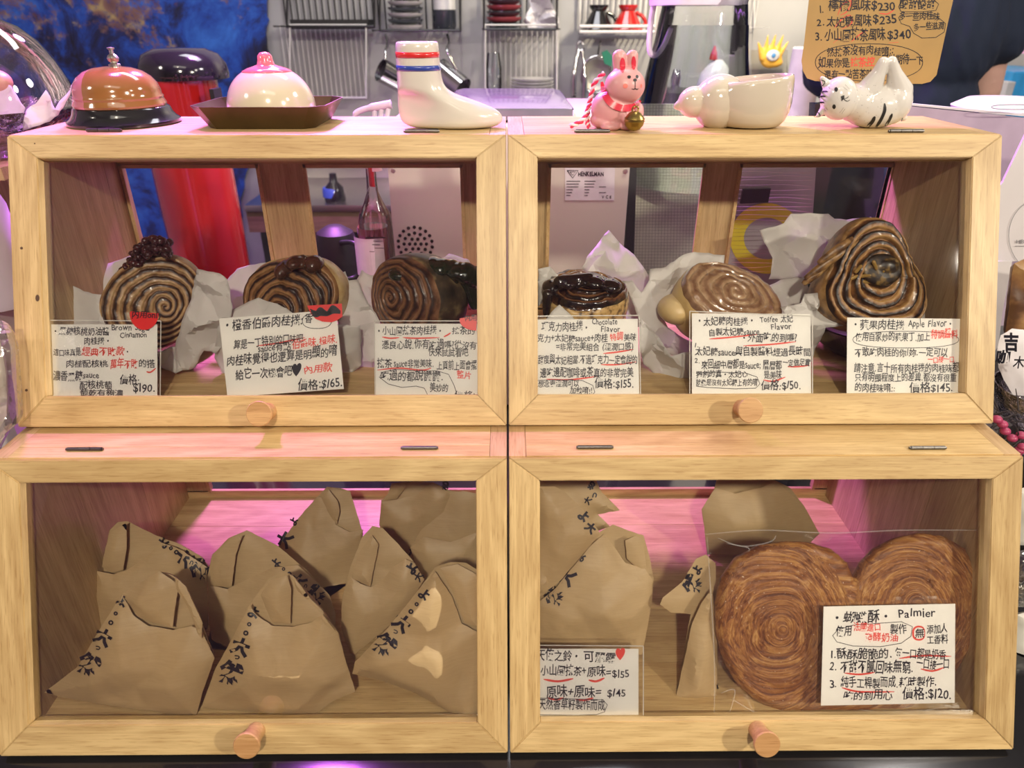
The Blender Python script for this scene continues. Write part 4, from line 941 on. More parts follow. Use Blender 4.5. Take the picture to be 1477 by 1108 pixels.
for pts in ([(1016, 771), (1100, 765), (1200, 769), (1300, 765), (1410, 765)], [(1020, 775), (1030, 940), (1030, 1038)], [(1048, 784), (1078, 790), (1080, 796)], [(1035, 776), (1070, 788), (1110, 782), (1120, 772)], [(1055, 1008), (1075, 1020), (1100, 1034)], [(1040, 1000), (1060, 996), (1052, 1030)], [(1240, 1024), (1300, 1030), (1360, 1020)], [(1200, 775), (1192, 782)]):
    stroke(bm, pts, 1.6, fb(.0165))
obj('film_crease_glint', bm, plain('film crease glint', (.9, .9, .88), .15, alpha=.22, coat=1), cb)  # whitish strips painting bright reflections along the film's creases and edges

# ------------------------------------------------------------------ ornaments on top of the cabinets
ZT = CAB['U'][1] + DL * ca
def lpx(prof, cx, Y, zero=None):
    """profile in pixels [(radius, y)] for a lathe standing at plane Y on the centre line cx: returns centre, profile in metres"""
    y0 = prof[0][1]; base = R(cx, y0, Y); ys_ = [q[1] for q in prof]; base.x = R(cx, (min(ys_) + max(ys_)) / 2, Y).x; out = []
    for r, y in prof:
        p = R(cx, y, Y); q = R(cx + r, y, Y); out.append((abs(q.x - p.x), p.z - base.z))
    return base, out
def LT(bm, prof, cx, Y, seg=56, zbase=None, mi=0, cap=True):
    b, pr_ = lpx(prof, cx, Y)
    if zbase is not None: b.z = zbase
    lathe(bm, pr_, b, seg=seg, mi=mi, cap=cap); return b
# desk bell
Yb = .790; b0 = R(178, 176, Yb); b0.z = ZT
t = thing('desk_bell', 'desk bell with a pink and brown dome on a black base', 'bell', b0)
zb = ZT - R(178, 176, Yb).z
bm = NB(); LT(bm, [(73, 176), (75, 174), (75, 170), (70, 166), (66, 160), (64, 153), (60, 150), (0, 150)], 178, Yb, zbase=ZT); obj('base', bm, BLACK, t, 'auto')
mD = [plain('pink enamel', (.50, .16, .20), .14, var=.03, coat=.7), plain('brown enamel', (.27, .115, .035), .14, var=.03, coat=.7)]
bm = NB(); off = R(174, 151, Yb); off.z = ZT + (R(178, 150, Yb).z - R(178, 176, Yb).z)
b_, pr_ = lpx([(61, 156), (62, 153), (60, 148), (59, 146), (60, 143), (58, 140), (58, 134), (55, 124), (49, 115), (39, 107), (26, 102), (12, 100), (0, 99.5)], 174, Yb)
lathe(bm, pr_, off, seg=64); xs_ = R(147, 130, Yb).x
bmesh.ops.bisect_plane(bm, geom=bm.verts[:] + bm.edges[:] + bm.faces[:], plane_co=(xs_, 0, 0), plane_no=(1, 0, 0))
for f_ in bm.faces: f_.material_index = 1 if f_.calc_center_median().x > xs_ else 0
obj('dome', bm, mD, t, 'auto', label='dome, pink at the left and brown at the right')
bm = NB(); b_, pr_ = lpx([(5, 101), (8, 100), (8, 97), (4, 95), (7, 92), (8, 88), (6, 84), (3, 82), (3, 76), (5, 75), (5, 73), (0, 72)], 167, Yb); tp = R(167, 101, Yb); tp.z = off.z + (R(174, 101, Yb).z - R(174, 156, Yb).z); lathe(bm, pr_, tp, seg=24); obj('button', bm, STEEL, t, 'auto')
# tray with the cream dome
Yt = .79; TR = plain('dark bronze tin', (.085, .055, .022), .35, .6, .15)
p0 = R(395, 180, Yt)
t = thing('baking_tray', 'small dark brown eight sided tin tray', 'tray', (p0.x, Yt, ZT))
def octo(cx, cy, hx, hy, c_, z): return [Vector((cx + a * hx - (c_ if k in (0,) else 0) * a, cy + b * hy - (c_ if k in (1,) else 0) * b, z)) for a, b, k in ((1, -1, 1 * 0), (1, -1, 2))] 
def oct8(cx, cy, hx, hy, c_, z):
    return [Vector(q) for q in ((cx - hx + c_, cy - hy, z), (cx + hx - c_, cy - hy, z), (cx + hx, cy - hy + c_, z), (cx + hx, cy + hy - c_, z), (cx + hx - c_, cy + hy, z), (cx - hx + c_, cy + hy, z), (cx - hx, cy + hy - c_, z), (cx - hx, cy - hy + c_, z))]
bm = NB(); hx = .054; hX = .068; zz = ZT + .0005
loft(bm, [oct8(p0.x, Yt, hx, .046, .010, zz), oct8(p0.x, Yt, hX, .056, .014, zz + .0215), oct8(p0.x, Yt, hX - .0012, .0548, .0135, zz + .0215), oct8(p0.x, Yt, hx - .001, .045, .0095, zz + .0015)], cap0=True, cap1=True)
bmesh.ops.recalc_face_normals(bm, faces=bm.faces); obj('tray_body', bm, TR, t, 'auto')
t = thing('dome_ornament', 'cream ceramic dome with a pink tip sitting in the tin tray', 'ornament', (p0.x, Yt, zz + .0015))
CREAM = plain('cream glaze', (.66, .57, .41), .15, var=.02, coat=.7); PINKG = plain('pink glaze', (.78, .17, .25), .14, var=.03, coat=.8)
cd = R(392, 150, Yt); rx = R(454, 150, Yt).x - cd.x; zt_ = ZT + (R(392, 97, Yt).z - R(392, 180, Yt).z); z_ = zz + .0015; H_ = zt_ - z_
bm = NB(); lathe(bm, [(rx * .97, 0)] + [(rx * math.cos(a * PI / 2 / 14) ** .86, H_ * (.22 + .78 * math.sin(a * PI / 2 / 14))) for a in range(15)], (cd.x, Yt, z_), seg=64); obj('dome', bm, CREAM, t, True)
bm = NB(); lathe(bm, [(rx * .555, H_ * .885), (rx * .55, H_ * .912), (rx * .42, H_ * .960), (rx * .28, H_ * .995), (rx * .195, H_ * 1.02), (rx * .17, H_ * 1.1), (rx * .16, H_ * 1.17), (rx * .10, H_ * 1.225), (0, H_ * 1.24)], (cd.x, Yt, z_), seg=40); obj('tip', bm, PINKG, t, True, label='pink glazed tip')
# ceramic sock
Ys = .752
SK = [(188, 601, 704, .60), (185.5, 590, 715, .85), (182, 583, 722, .95), (176, 578, 726, 1), (168, 576, 724, 1), (161, 575, 716, .98), (155, 574, 703, .96), (149, 574, 688, .95), (143.5, 574, 671, .95), (138, 574, 655, .97), (132, 574, 645, 1), (125, 574, 640, 1), (115, 573.5, 637, 1), (100, 572.5, 635, 1), (80, 571.5, 633.5, 1), (63, 570.5, 632.5, 1)]
zo = ZT - R(650, 188, Ys).z
def sring(y, l, r, k, grow=0, n=64):
    a, b = R(l, y, Ys), R(r, y, Ys); cx = (a.x + b.x) / 2; h = (b.x - a.x) / 2 + grow; w_ = min(.0215, h) * k + grow
    ring = []
    for i in range(n):
        th_ = 2 * PI * i / n; c_, s_ = math.cos(th_), math.sin(th_); pw = 2.3 if h < .03 else 2.0
        X = math.copysign(abs(c_) ** (2 / pw), c_); Yy = math.copysign(abs(s_) ** (2 / pw), s_)
        ww = w_ * (1 if h < .025 else (.78 + .22 * math.cos(X * 2.2 - .9)))
        ring.append(Vector((cx + h * X, Ys + ww * Yy, a.z + zo)))
    return ring
t = thing('sock_ornament', 'white ceramic sock with a red and a blue stripe', 'ornament', (R(610, 188, Ys).x, Ys, ZT))
bm = NB(); rings = [sring(*q) for q in SK]
top = rings[-1]; cc = sum(top, Vector()) / len(top)
inner = [cc + (v - cc) * .86 + Vector((0, 0, .0002)) for v in top]; deep = [cc + (v - cc) * .84 + Vector((0, 0, -.02)) for v in top]
loft(bm, rings + [inner, deep]); bmesh.ops.recalc_face_normals(bm, faces=bm.faces)
o = obj('sock_body', bm, WHITEG, t, True); m = o.modifiers.new('s', 'SUBSURF'); m.levels = 1; m.render_levels = 1
def sk_at(y):
    for a, b in zip(SK, SK[1:]):
        if b[0] <= y <= a[0]:
            f = (a[0] - y) / (a[0] - b[0]); return (y, a[1] + (b[1] - a[1]) * f, a[2] + (b[2] - a[2]) * f, a[3] + (b[3] - a[3]) * f)
for ya, yb, col, lb in ((86, 78, (.62, .03, .03), 'red stripe'), (104.5, 97, (.03, .06, .32), 'blue stripe')):
    bm = NB(); loft(bm, [sring(*sk_at(ya), grow=-.0004), sring(*sk_at(ya), grow=.00035), sring(*sk_at((ya + yb) / 2), grow=.0004), sring(*sk_at(yb), grow=.00035), sring(*sk_at(yb), grow=-.0004)])
    bmesh.ops.recalc_face_normals(bm, faces=bm.faces); obj('stripe', bm, plain(lb, col, .2, coat=.5), t, True, label=lb)
# rabbit
Yr = .748; q = lambda x, y, dY=0: R(x, y, Yr) + Vector((0, dY, zr)); zr = ZT - R(890, 186, Yr).z
PK = plain('pink matt glaze', (.66, .33, .33), .35, var=.03, sub=.05); CR_ = plain('red collar paint', (.62, .03, .06), .3)
t = thing('rabbit_ornament', 'small pink rabbit figure with a red collar and gold bell', 'ornament', (q(885, 186).x, Yr, ZT))
mm = .00071
bm = blob([('e', q(884, 158), (31 * mm, 27 * mm, 28 * mm)), ('e', q(900, 124, -.005), (28 * mm, 27 * mm, 24 * mm)), ('e', q(872, 174), (21 * mm, 22 * mm, 12 * mm)),
           ('c', q(895, 104, 0), q(893, 83, 0), 9.5 * mm, 10 * mm), ('c', q(911, 103, 0), q(912, 82, 0), 8 * mm, 8.5 * mm),
           ('c', q(893, 156, -.012), q(900, 170, -.018), 8 * mm, 7 * mm), ('e', q(878, 181, -.014), (14 * mm, 11 * mm, 6 * mm)), ('e', q(905, 181, -.012), (15 * mm, 12 * mm, 6 * mm)), ('e', q(919, 162, -.005), (8 * mm, 11 * mm, 13 * mm))], .0010, 5)
obj('body', bm, PK, t, True)
def on_front(o, x, y, lift):
    """point on the front of a mesh object seen at pixel x,y"""
    b2 = NB(); b2.from_mesh(o.data); b2.transform(Matrix.Translation(root_loc(o))); T = BVHTree.FromBMesh(b2); b2.free(); return T
def decal(o, name, polys, mat, lift=.0004, strokes=(), label=None):
    T = on_front(o, 0, 0, 0)
    def f(x, y):
        r = ray(x, y).normalized(); h = T.ray_cast(CAM, r)
        return CAM + r * ((h[3] if h[0] is not None else .78) - lift)
    bm = NB()
    for P_ in polys:
        v, fc, d = sheetmesh(P_, 2.2); V = [bm.verts.new(f(p.x, p.y)) for p in v]
        for tr in fc:
            try: bm.faces.new([V[i] for i in tr])
            except ValueError: pass
    for pts, wd in strokes: stroke(bm, pts, wd, f)
    return obj(name, bm, mat, o.parent, label=label)
body = t.children[0]
E_ = lambda x, y, a, b: arc(x, y, a, b, 0, 345, 12)
decal(body, 'ear_marking', [E_(898, 94, 4, 11)], CR_); decal(body, 'ear_marking', [E_(914, 91, 3.4, 10)], CR_)
decal(body, 'face_paint', [E_(907.5, 111, 2.8, 2.4)], BLACKM); decal(body, 'face_paint', [E_(919, 110.5, 2.2, 2.6)], BLACKM)
decal(body, 'face_paint', [E_(916, 115.5, 2.8, 2.4)], BLACKM, strokes=[([(916, 116), (916.3, 122), (916, 129)], 1.2), ([(911, 128), (914, 129), (916, 128), (919, 129), (921, 127.5)], 1.3)])
decal(body, 'cheek', [E_(902, 124, 3.6, 3.6)], plain('cheek paint', (.80, .20, .16), .5)); decal(body, 'cheek', [E_(925, 124, 1.4, 3)], plain('cheek paint', (.80, .20, .16), .5))
decal(body, 'collar', [], CR_, strokes=[([(868, 118), (871, 132), (877, 144), (886, 152), (898, 156), (912, 154), (924, 145)], 10)], lift=.0017)
GOLD = plain('gold bell', (.40, .29, .09), .3, 1); bm = NB(); c_ = q(908, 170, -.030); r_b = 13.5 * mm
lathe(bm, [(0, -r_b), (r_b * .6, -r_b * .8), (r_b * .92, -r_b * .4), (r_b, -.0006), (r_b * 1.07, 0), (r_b, .0006), (r_b, .0016), (r_b * 1.05, .002), (r_b * .93, r_b * .4), (r_b * .55, r_b * .84), (0, r_b)], c_, seg=36); obj('gold_bell', bm, GOLD, t, 'auto')
bm = NB(); tube(bm, [c_ + Vector((math.cos(k * PI / 8) * .003, 0, r_b + .001 + math.sin(k * PI / 8) * .003)) for k in range(17)], .0008, 8); obj('bell_loop', bm, GOLD, t, True)
CORD = [plain('red cord', (.70, .04, .10), .7), plain('white cord', (.8, .74, .74), .7)]
for pts in ([(873, 108, .012), (860, 122, .014), (855, 138, .012), (851, 152, .008), (846, 164, 0), (838, 174, -.008), (822, 181, -.010)], [(851, 152, .006), (848, 166, .002), (847, 178, -.002), (849, 183, -.004)]):
    pp = smoothpath([q(*p) for p in pts], 10); n = len(pp)
    for k in range(2):
        bm = NB(); out = []
        for i, p in enumerate(pp):
            tn = (pp[min(i + 1, n - 1)] - pp[max(i - 1, 0)]).normalized(); a_ = tn.cross(Vector((0, 1, 0))).normalized(); b_ = tn.cross(a_); an = i * .75 + k * PI
            out.append(p + (a_ * math.cos(an) + b_ * math.sin(an)) * .0012)
        tube(bm, out, .0014, 8); obj('cord_strand', bm, CORD[k], t, True)
# shell bowl
Yh = .757; zs = ZT - R(1080, 185, Yh).z; q = lambda x, y, dY=0: R(x, y, Yh) + Vector((0, dY, zs)); mm = .00072
t = thing('shell_bowl', 'cream ceramic conch shell bowl with an open rim', 'bowl', (q(1060, 185).x, Yh, ZT))
SH = plain('shell glaze', (.58, .51, .41), .12, var=.02, coat=.8)
bm = blob([('e', q(1037, 149), (37 * mm, 34 * mm, 37 * mm)), ('e', q(1001, 149), (23 * mm, 21 * mm, 21 * mm)), ('c', q(990, 150), q(976, 155), 12 * mm, 5 * mm), ('e', q(1062, 155), (26 * mm, 30 * mm, 30 * mm))], .0011, 3)
obj('spire', bm, SH, t, True)
BW = [(185, 1050, 1113, .5), (182, 1038, 1122, .75), (174, 1030, 1130, .9), (162, 1024, 1136, 1), (148, 1022, 1140, 1.04), (132, 1024, 1142, 1.04), (120, 1030, 1143, 1.0), (114, 1036, 1142, .98)]
def bring(y, l, r, k, sh=0, dz=0):
    a, b = q(l, y), q(r, y); cx = (a.x + b.x) / 2; h = (b.x - a.x) / 2 - sh; ring = []
    for i in range(56):
        c_, s_ = math.cos(2 * PI * i / 56), math.sin(2 * PI * i / 56)
        ring.append(Vector((cx + h * c_, Yh + (.031 * k - sh) * s_, a.z + dz + (.0035 * c_ if y < 125 else 0) + (.002 * c_ if 125 < y < 140 else 0))))
    return ring
bm = NB(); loft(bm, [bring(*w_) for w_ in BW] + [bring(*w_, sh=.0028, dz=.0002 if k == 0 else 0) for k, w_ in enumerate(BW[::-1][:-1])], cap0=True, cap1=True)
bmesh.ops.recalc_face_normals(bm, faces=bm.faces); obj('bowl', bm, SH, t, True)
# cat holding the menu card
Yc = .752; zc = ZT - R(1250, 186, Yc).z; q = lambda x, y, dY=0: R(x, y, Yc) + Vector((0, dY, zc)); mm = .00071
t = thing('cat_ornament', 'white ceramic cat lying on its back, black striped, legs up', 'ornament', (q(1250, 186).x, Yc, ZT))
WS_ = plain('speckled white glaze', (.66, .63, .59), .15, var=.03, coat=.7)
bm = blob([('e', q(1262, 156), (47 * mm, 30 * mm, 29 * mm)), ('e', q(1235, 150), (30 * mm, 28 * mm, 26 * mm)), ('e', q(1286, 150), (26 * mm, 28 * mm, 30 * mm)),
           ('e', q(1205, 143, -.008), (25 * mm, 24 * mm, 29 * mm), rot('Y', -14)), ('c', q(1190, 124, -.004), q(1183, 114, -.004), 7 * mm, 3 * mm), ('c', q(1186, 158, -.006), q(1176, 168, -.006), 7 * mm, 3 * mm),
           ('c', q(1250, 132, -.004), q(1261, 107, -.008), 18 * mm, 10 * mm), ('c', q(1261, 107, -.008), q(1266, 91, -.010), 10 * mm, 7.5 * mm),
           ('c', q(1294, 134, -.004), q(1284, 108, -.008), 18 * mm, 10 * mm), ('c', q(1284, 108, -.008), q(1278, 90, -.010), 10 * mm, 7.5 * mm), ('c', q(1300, 165), q(1303, 172), 6 * mm, 5 * mm)], .0011, 5)
o = obj('body', bm, WS_, t, True)
decal(o, 'stripe', [], BLACKM, strokes=[([(1276, 149), (1276, 160), (1270, 174), (1263, 184)], 4.5)]); decal(o, 'stripe', [], BLACKM, strokes=[([(1262, 168), (1258, 176), (1250, 184)], 5)])
decal(o, 'stripe', [], BLACKM, strokes=[([(1287, 164), (1283, 173), (1277, 182)], 4)]); decal(o, 'stripe', [], BLACKM, strokes=[([(1302, 170), (1300, 175)], 4)])
for k, (y, x) in enumerate(((133, 1183), (140, 1180), (149, 1178))): decal(o, 'stripe', [], BLACKM, strokes=[([(x, y + 1), (x + 5, y - 1), (x + 11, y - 1)], 2.4)])
decal(o, 'face_paint', [E_(1206, 129, 2.6, 3.4)], BLACKM); decal(o, 'face_paint', [E_(1203, 154, 2.6, 3.4)], BLACKM)
decal(o, 'face_paint', [[(1213, 139), (1218, 137), (1218, 142), (1214, 146)]], BLACKM, strokes=[([(1217, 143), (1222, 146), (1226, 144)], 1), ([(1217, 143), (1222, 141), (1224, 139)], 1)])
decal(o, 'whisker', [], BLACKM, strokes=[([(1216, 125), (1222, 130)], .8), ([(1219, 122), (1225, 128)], .8), ([(1211, 163), (1217, 155)], .8), ([(1214, 164), (1219, 157)], .8), ([(1188, 156), (1191, 160)], .8), ([(1191, 155), (1194, 159)], .8), ([(1194, 124), (1197, 128)], .8)])
decal(o, 'ear_marking', [], BLACKM, strokes=[([(1182, 115), (1190, 118), (1185, 124), (1182, 115)], 1.1)]); decal(o, 'ear_marking', [], BLACKM, strokes=[([(1174, 169), (1183, 168), (1179, 162), (1174, 169)], 1.1)])
bm = NB()
for k in range(36):
    x, y = rnd.uniform(1225, 1305), rnd.uniform(120, 180); 
T = on_front(o, 0, 0, 0); bm = NB()
for k in range(42):
    x, y = rnd.uniform(1228, 1303), rnd.uniform(118, 180); r = ray(x, y).normalized(); h = T.ray_cast(CAM, r)
    if h[0] is not None: bmesh.ops.create_icosphere(bm, subdivisions=1, radius=.00035, matrix=Matrix.Translation(h[0]))
o2 = obj('speckle', bm, plain('speckle', (.30, .28, .26), .4), t); o2['kind'] = 'stuff'
# kraft menu card standing in the cat's paws
Ym = .790; KC = plain('kraft card', (.40, .25, .085), .55, var=.06)
MC = [(1171, -40), (1160, 60), (1156, 88), (1158, 102), (1164, 113), (1176, 117), (1240, 120), (1330, 121), (1342, 118), (1351, 108), (1357, 80), (1368, 30), (1384, -40)]
mf = lambda o_: (lambda x, y: R(x, y, Ym + (o_ - .0118)))
card(None, MC, 'brown kraft menu card with rounded corners held behind the white cat', [('1.', 1182, 1189, 20, 14), ('檸檬風味', 1195, 1257, 18, 20, -.02), ('$230', 1257, 1292, 16, 18), ('酸甜酸甜', 1298, 1350, 13, 17),
    ('2.', 1178, 1190, 39, 15), ('太妃糖風味', 1193, 1258, 39, 18), ('$235', 1259, 1294, 36, 18), ('多一些肉桂味', 1297, 1356, 31, 14, -.03), ('多一些滋潤', 1318, 1362, 46, 13, -.08), ('3.', 1176, 1187, 61, 15), ('小山園抹茶風味', 1190, 1278, 61, 20, -.03), ('$340', 1280, 1315, 58, 18),
    ('然抹茶沒有肉桂唷::', 1193, 1290, 82, 15, -.03), ('如果你是', 1180, 1226, 98, 16), ('可以期待一下', 1272, 1332, 93, 15), ('還有一點苦茶味', 1189, 1260, 114, 15)],
    [('抹茶控', 1227, 1262, 97, 15)], [[(1208, 22), (1216, 6), (1228, 2), (1222, 16), (1212, 22)], [(1268, 19), (1280, 20), (1290, 14)], [(1204, 40), (1214, 28), (1226, 22), (1228, 34), (1214, 42)], [(1202, 62), (1212, 54)], [(1228, 60), (1240, 50), (1250, 44)], [(1282, 62), (1296, 61)]],
    rings=[[(1300, 17), (1296, 10), (1300, 2), (1320, -3), (1345, -2), (1354, 6), (1350, 15), (1330, 17), (1300, 17)], [(1312, 38), (1300, 34), (1296, 25), (1305, 20), (1330, 19), (1352, 24), (1364, 34), (1362, 46), (1350, 54), (1330, 55), (1318, 48), (1312, 38)], oval(1176, 63, 1331, 117, 40, 2.2)], name='menu_card', mat=KC, fn=mf, group=None, rwid=1.4)

# ------------------------------------------------------------------ glass cake cover at the far left
Yg = .86; t = thing('cake_stand', 'glass cake stand with a tall clear cover beside the desk bell', 'cake stand', R(-22, 232, Yg))
bm = NB(); LT(bm, [(50, 226), (54, 222), (42, 214), (60, 206), (92, 192), (120, 172), (133, 158), (134, 154), (131, 156), (118, 171), (88, 190), (56, 203), (0, 205)], -22, Yg, seg=40)
for v in bm.verts: pass
CUT = clear('cut glass', (.95, .90, .96), gloss=.14, rough=.05, bump=1.0, bscale=90); obj('bowl', bm, CUT, t, 'auto')
bm = NB(); LT(bm, [(102, 156), (101, 140), (97, 115), (88, 86), (74, 60), (54, 38), (28, 24), (0, 20)], -22, Yg, seg=56, cap=False); obj('cover', bm, clear('cover glass', (.95, .93, .97), gloss=.07, rough=.03), t, 'auto')
Pk = plain('pink tinted tissue', (.78, .62, .74), .6, var=.06)
for k, (lb, P_, Yo) in enumerate((('tissue paper under the glass cover, torn edge', [(-60, 190), (-60, 130), (-30, 120), (2, 118), (14, 124), (28, 140), (40, 155), (30, 185), (-20, 200)], .85), ('tissue paper tips sticking out of the cut glass bowl', [(40, 158), (56, 144), (66, 130), (72, 150), (78, 158), (84, 146), (92, 138), (103, 121), (98, 138), (90, 156), (70, 176), (30, 190)], .80))):
    o = paper('tissue_sheet', P_, up(Yo, 200, .0002), Pk, None, .003, 5, 22, k + 70); tag(o, lb, 'tissue paper')
bm = blob([('e', R(-10, 118, .87), (.02, .018, .014)), ('e', R(-22, 135, .87), (.022, .02, .014))], .0015, 4); o = obj('bun', bm, crust('peach bun', (.7, .35, .22), (.78, .45, .3), (.8, .52, .36)), None, True); tag(o, 'peach coloured bun under the glass cover', 'pastry')
t = thing('side_shelf', 'pale wooden shelf holding the glass cake stand at the left edge', 'shelf', R(-60, 240, .86))
zsh = R(-22, 226, Yg).z
bm = NB(); box(bm, -1.1, R(6, 230, .80).x, .79, .98, zsh - .014, zsh, bev=.001); obj('shelf_board', bm, WX, t)
bm = NB(); box(bm, -1.0, -.96, .86, .90, -.006, zsh - .014); obj('shelf_post', bm, WV, t)
bm = NB(); box(bm, -.70, -.66, .94, .97, -.006, zsh - .014); obj('shelf_post', bm, WV, t)
WP = plain('white plastic', (.62, .56, .64), .35, var=.03)
t = thing('white_canister', 'white canister with slanted shoulder at the left edge under the shelf', 'canister', R(-30, 430, .72))
bm = NB(); LT(bm, [(46, 436), (48, 430), (48, 300), (40, 270), (30, 250), (0, 248)], -32, .72, seg=40); obj('canister_body', bm, WP, t, 'auto')
bm = NB(); box(bm, R(-90, 440, .72).x, R(17, 440, .72).x, .66, .78, -.006, R(-30, 436, .72).z); obj('canister_base', bm, plain('white box', (.66, .6, .6), .5), t)
PLA = clear('package film', (.93, .92, .9), gloss=.16, rough=.12, bump=.8, bscale=60)
t = thing('bread_package', 'clear crinkled package leaning at the left edge beside the cabinets', 'package', R(-20, 640, .60))
pillow('wrapper', [(-60, 470), (2, 462), (14, 500), (20, 560), (24, 612), (8, 625), (-10, 660), (-14, 900), (-60, 940)], R(-10, 640, .555), .3, PLA, t, .008, .03, .003, 5, 24, 77, 20)
pillow('bread', [(-60, 500), (0, 490), (8, 540), (10, 600), (-20, 650), (-60, 670)], R(-10, 640, .57), .3, crust('pale bread inside', (.5, .44, .36), (.6, .54, .46), (.66, .6, .52)), t, .004, .02, .002, 7, 40, 78, 20)

# ------------------------------------------------------------------ seen through and above the cabinets
def can(name, label, cat, parts, group=None, rest=None):
    """parts: (part name, centre px, Y, profile px, material)"""
    x, Y = parts[0][1], parts[0][2]; b = R(x, parts[0][3][0][1], Y); t = thing(name, label, cat, b, group)
    if rest is not None: t.location.z = rest
    for k_, (nm, cx, Y_, pf, m) in enumerate(parts):
        bm = NB(); bb = LT(bm, pf, cx, Y_, seg=40)
        if rest is not None and k_ == 0: lathe(bm, [(lpx(pf, cx, Y_)[1][0][0], rest - bb.z), (lpx(pf, cx, Y_)[1][0][0], 0)], bb, seg=40)
        obj(nm, bm, m, t, 'auto')
    return t
REDP = plain('red enamel', (.44, .014, .014), .16, coat=.6, var=.03)
t = can('red_bin', 'tall red bin with a domed black lid behind the left cabinets', 'bin', [('bin_body', 284, 1.5, [(48, 430), (53, 300), (56, 170), (58, 113), (0, 113)], REDP), ('lid', 262, 1.5, [(61, 113), (62, 106), (60, 92), (52, 78), (36, 70), (0, 68)], BLACK)], rest=-.65)
bm = NB(); p = R(309, 138, 1.42); box(bm, p.x - .004, p.x + .004, p.y - .01, p.y + .03, p.z - .02, p.z + .012); obj('latch', bm, BLACKM, t)
# back counter with sink
bc = thing('back_counter', 'wooden back counter with a steel sink top seen through the left cabinet', 'counter', (-.55, 2.3, -.65))
zc_ = R(450, 296, 2.1).z; xa, xb = R(352, 300, 2.1).x, R(700, 300, 2.1).x
bm = NB(); box(bm, xa, xb, 2.1, 2.58, zc_ - .02, zc_, bev=.003); obj('sink_top', bm, STEEL, bc, 'auto')
bm = NB(); box(bm, xa, xb, 2.11, 2.57, zc_ - .085, zc_ - .02); obj('apron_board', bm, wood('dull board', 0, 0, (.16, .10, .06), (.26, .17, .10)), bc)
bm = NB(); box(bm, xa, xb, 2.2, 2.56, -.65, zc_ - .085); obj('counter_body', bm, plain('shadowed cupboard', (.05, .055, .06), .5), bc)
bm = NB(); box(bm, xa + .03, xb - .1, 2.50, 2.56, zc_, zc_ + .09, bev=.004); obj('splash_rim', bm, STEEL, bc, 'auto')
can('dark_bottle', 'small black bottle with a blue label on the sink edge', 'bottle', [('bottle_body', 482, 2.15, [(14, 292), (15, 286), (13, 270), (6, 262), (5, 250), (0, 249)], BLACK), ('bottle_label', 480, 2.15, [(14.5, 283), (14.3, 272), (13.2, 270), (0, 270)], plain('blue label', (.05, .12, .5), .4))])
can('jug', 'black kettle standing behind the orange earl grey roll', 'kettle', [('kettle_body', 487, 1.15, [(34, 415), (36, 400), (34, 360), (26, 335), (12, 326), (0, 325)], BLACKM)], rest=-.03)
bm = NB(); tube(bm, smoothpath([R(492, 350, 1.12), R(512, 352, 1.1), R(520, 375, 1.1), R(512, 400, 1.1), R(470, 402, 1.08), R(440, 398, 1.08)], 8), .004, 8); o = obj('power_cable', bm, BLACKM, None, True); tag(o, 'black cable curling beside the black kettle', 'cable')
SYR = plain('red brown syrup', (.16, .04, .025), .1, coat=.8)
t = can('syrup_bottle', 'clear glass syrup bottle with white label, red neck strip and white pump nozzle', 'bottle', [('liquid', 541, 1.02, [(21, 402), (22, 396), (22, 326), (0, 326)], SYR), ('glass', 541, 1.02, [(23, 404), (24, 398), (24, 318), (22, 308), (14, 292), (8, 276), (7, 240), (7, 225), (0, 225)], CLEARW), ('cap', 541, 1.02, [(9, 246), (9, 222), (0, 222)], plain('white cap', (.8, .6, .6), .4))], rest=-.03)
def labelpatch(name, cx, Y, rpx, y0, y1, a0, a1, mat, t, dr=.0006):
    bm = NB(); rr = R(cx + rpx, y1, Y).x - R(cx, y1, Y).x + dr; pb, pt = R(cx, y1, Y), R(cx, y0, Y); n = 14; row = []
    for k in range(n + 1):
        a = math.radians(a0 + (a1 - a0) * k / n); row.append((bm.verts.new((pb.x + rr * math.sin(a), Y - rr * math.cos(a), pb.z)), bm.verts.new((pb.x + rr * math.sin(a), Y - rr * math.cos(a), pt.z))))
    for a, b in zip(row, row[1:]): bm.faces.new((a[0], b[0], b[1], a[1]))
    return obj(name, bm, mat, t)
WPL = plain('white pump plastic', (.62, .55, .64), .3); Y_ = 1.02
bm = NB(); tube(bm, smoothpath([R(511, 171, Y_), R(514, 163, Y_), R(528, 157, Y_), R(548, 153, Y_), R(564, 150, Y_)], 5), [.003] * 4 + [.004] * 8 + [.0055] * 8 + [.006], 10); obj('nozzle', bm, WPL, t, True)
for x in (540, 550, 560):
    bm = NB(); tube(bm, [R(x, 156, Y_), R(x - (x - 541) * .4, 205, Y_), R(541, 226, Y_)], .0035, 8); obj('pump_stem', bm, WPL, t, True)
labelpatch('bottle_label', 541, 1.02, 24, 338, 393, -80, 50, plain('white label', (.72, .68, .72), .5), t)
labelpatch('neck_strip', 541, 1.02, 7.5, 238, 268, -70, 10, REDP, t)
bm = NB(); fl = lambda x, y: R(x, y, 1.02 - .0275 + abs(x - 541) ** 2 * 1.2e-5)
for k, (a, b) in enumerate(((527, 556), (524, 552), (524, 548), (524, 554), (524, 540))): stroke(bm, [(a, 343 + k * 5), (b, 343 + k * 5)], 1.6 if k == 0 else .8, fl, taper=False, smooth=False)
obj('label_print', bm, INK, t)
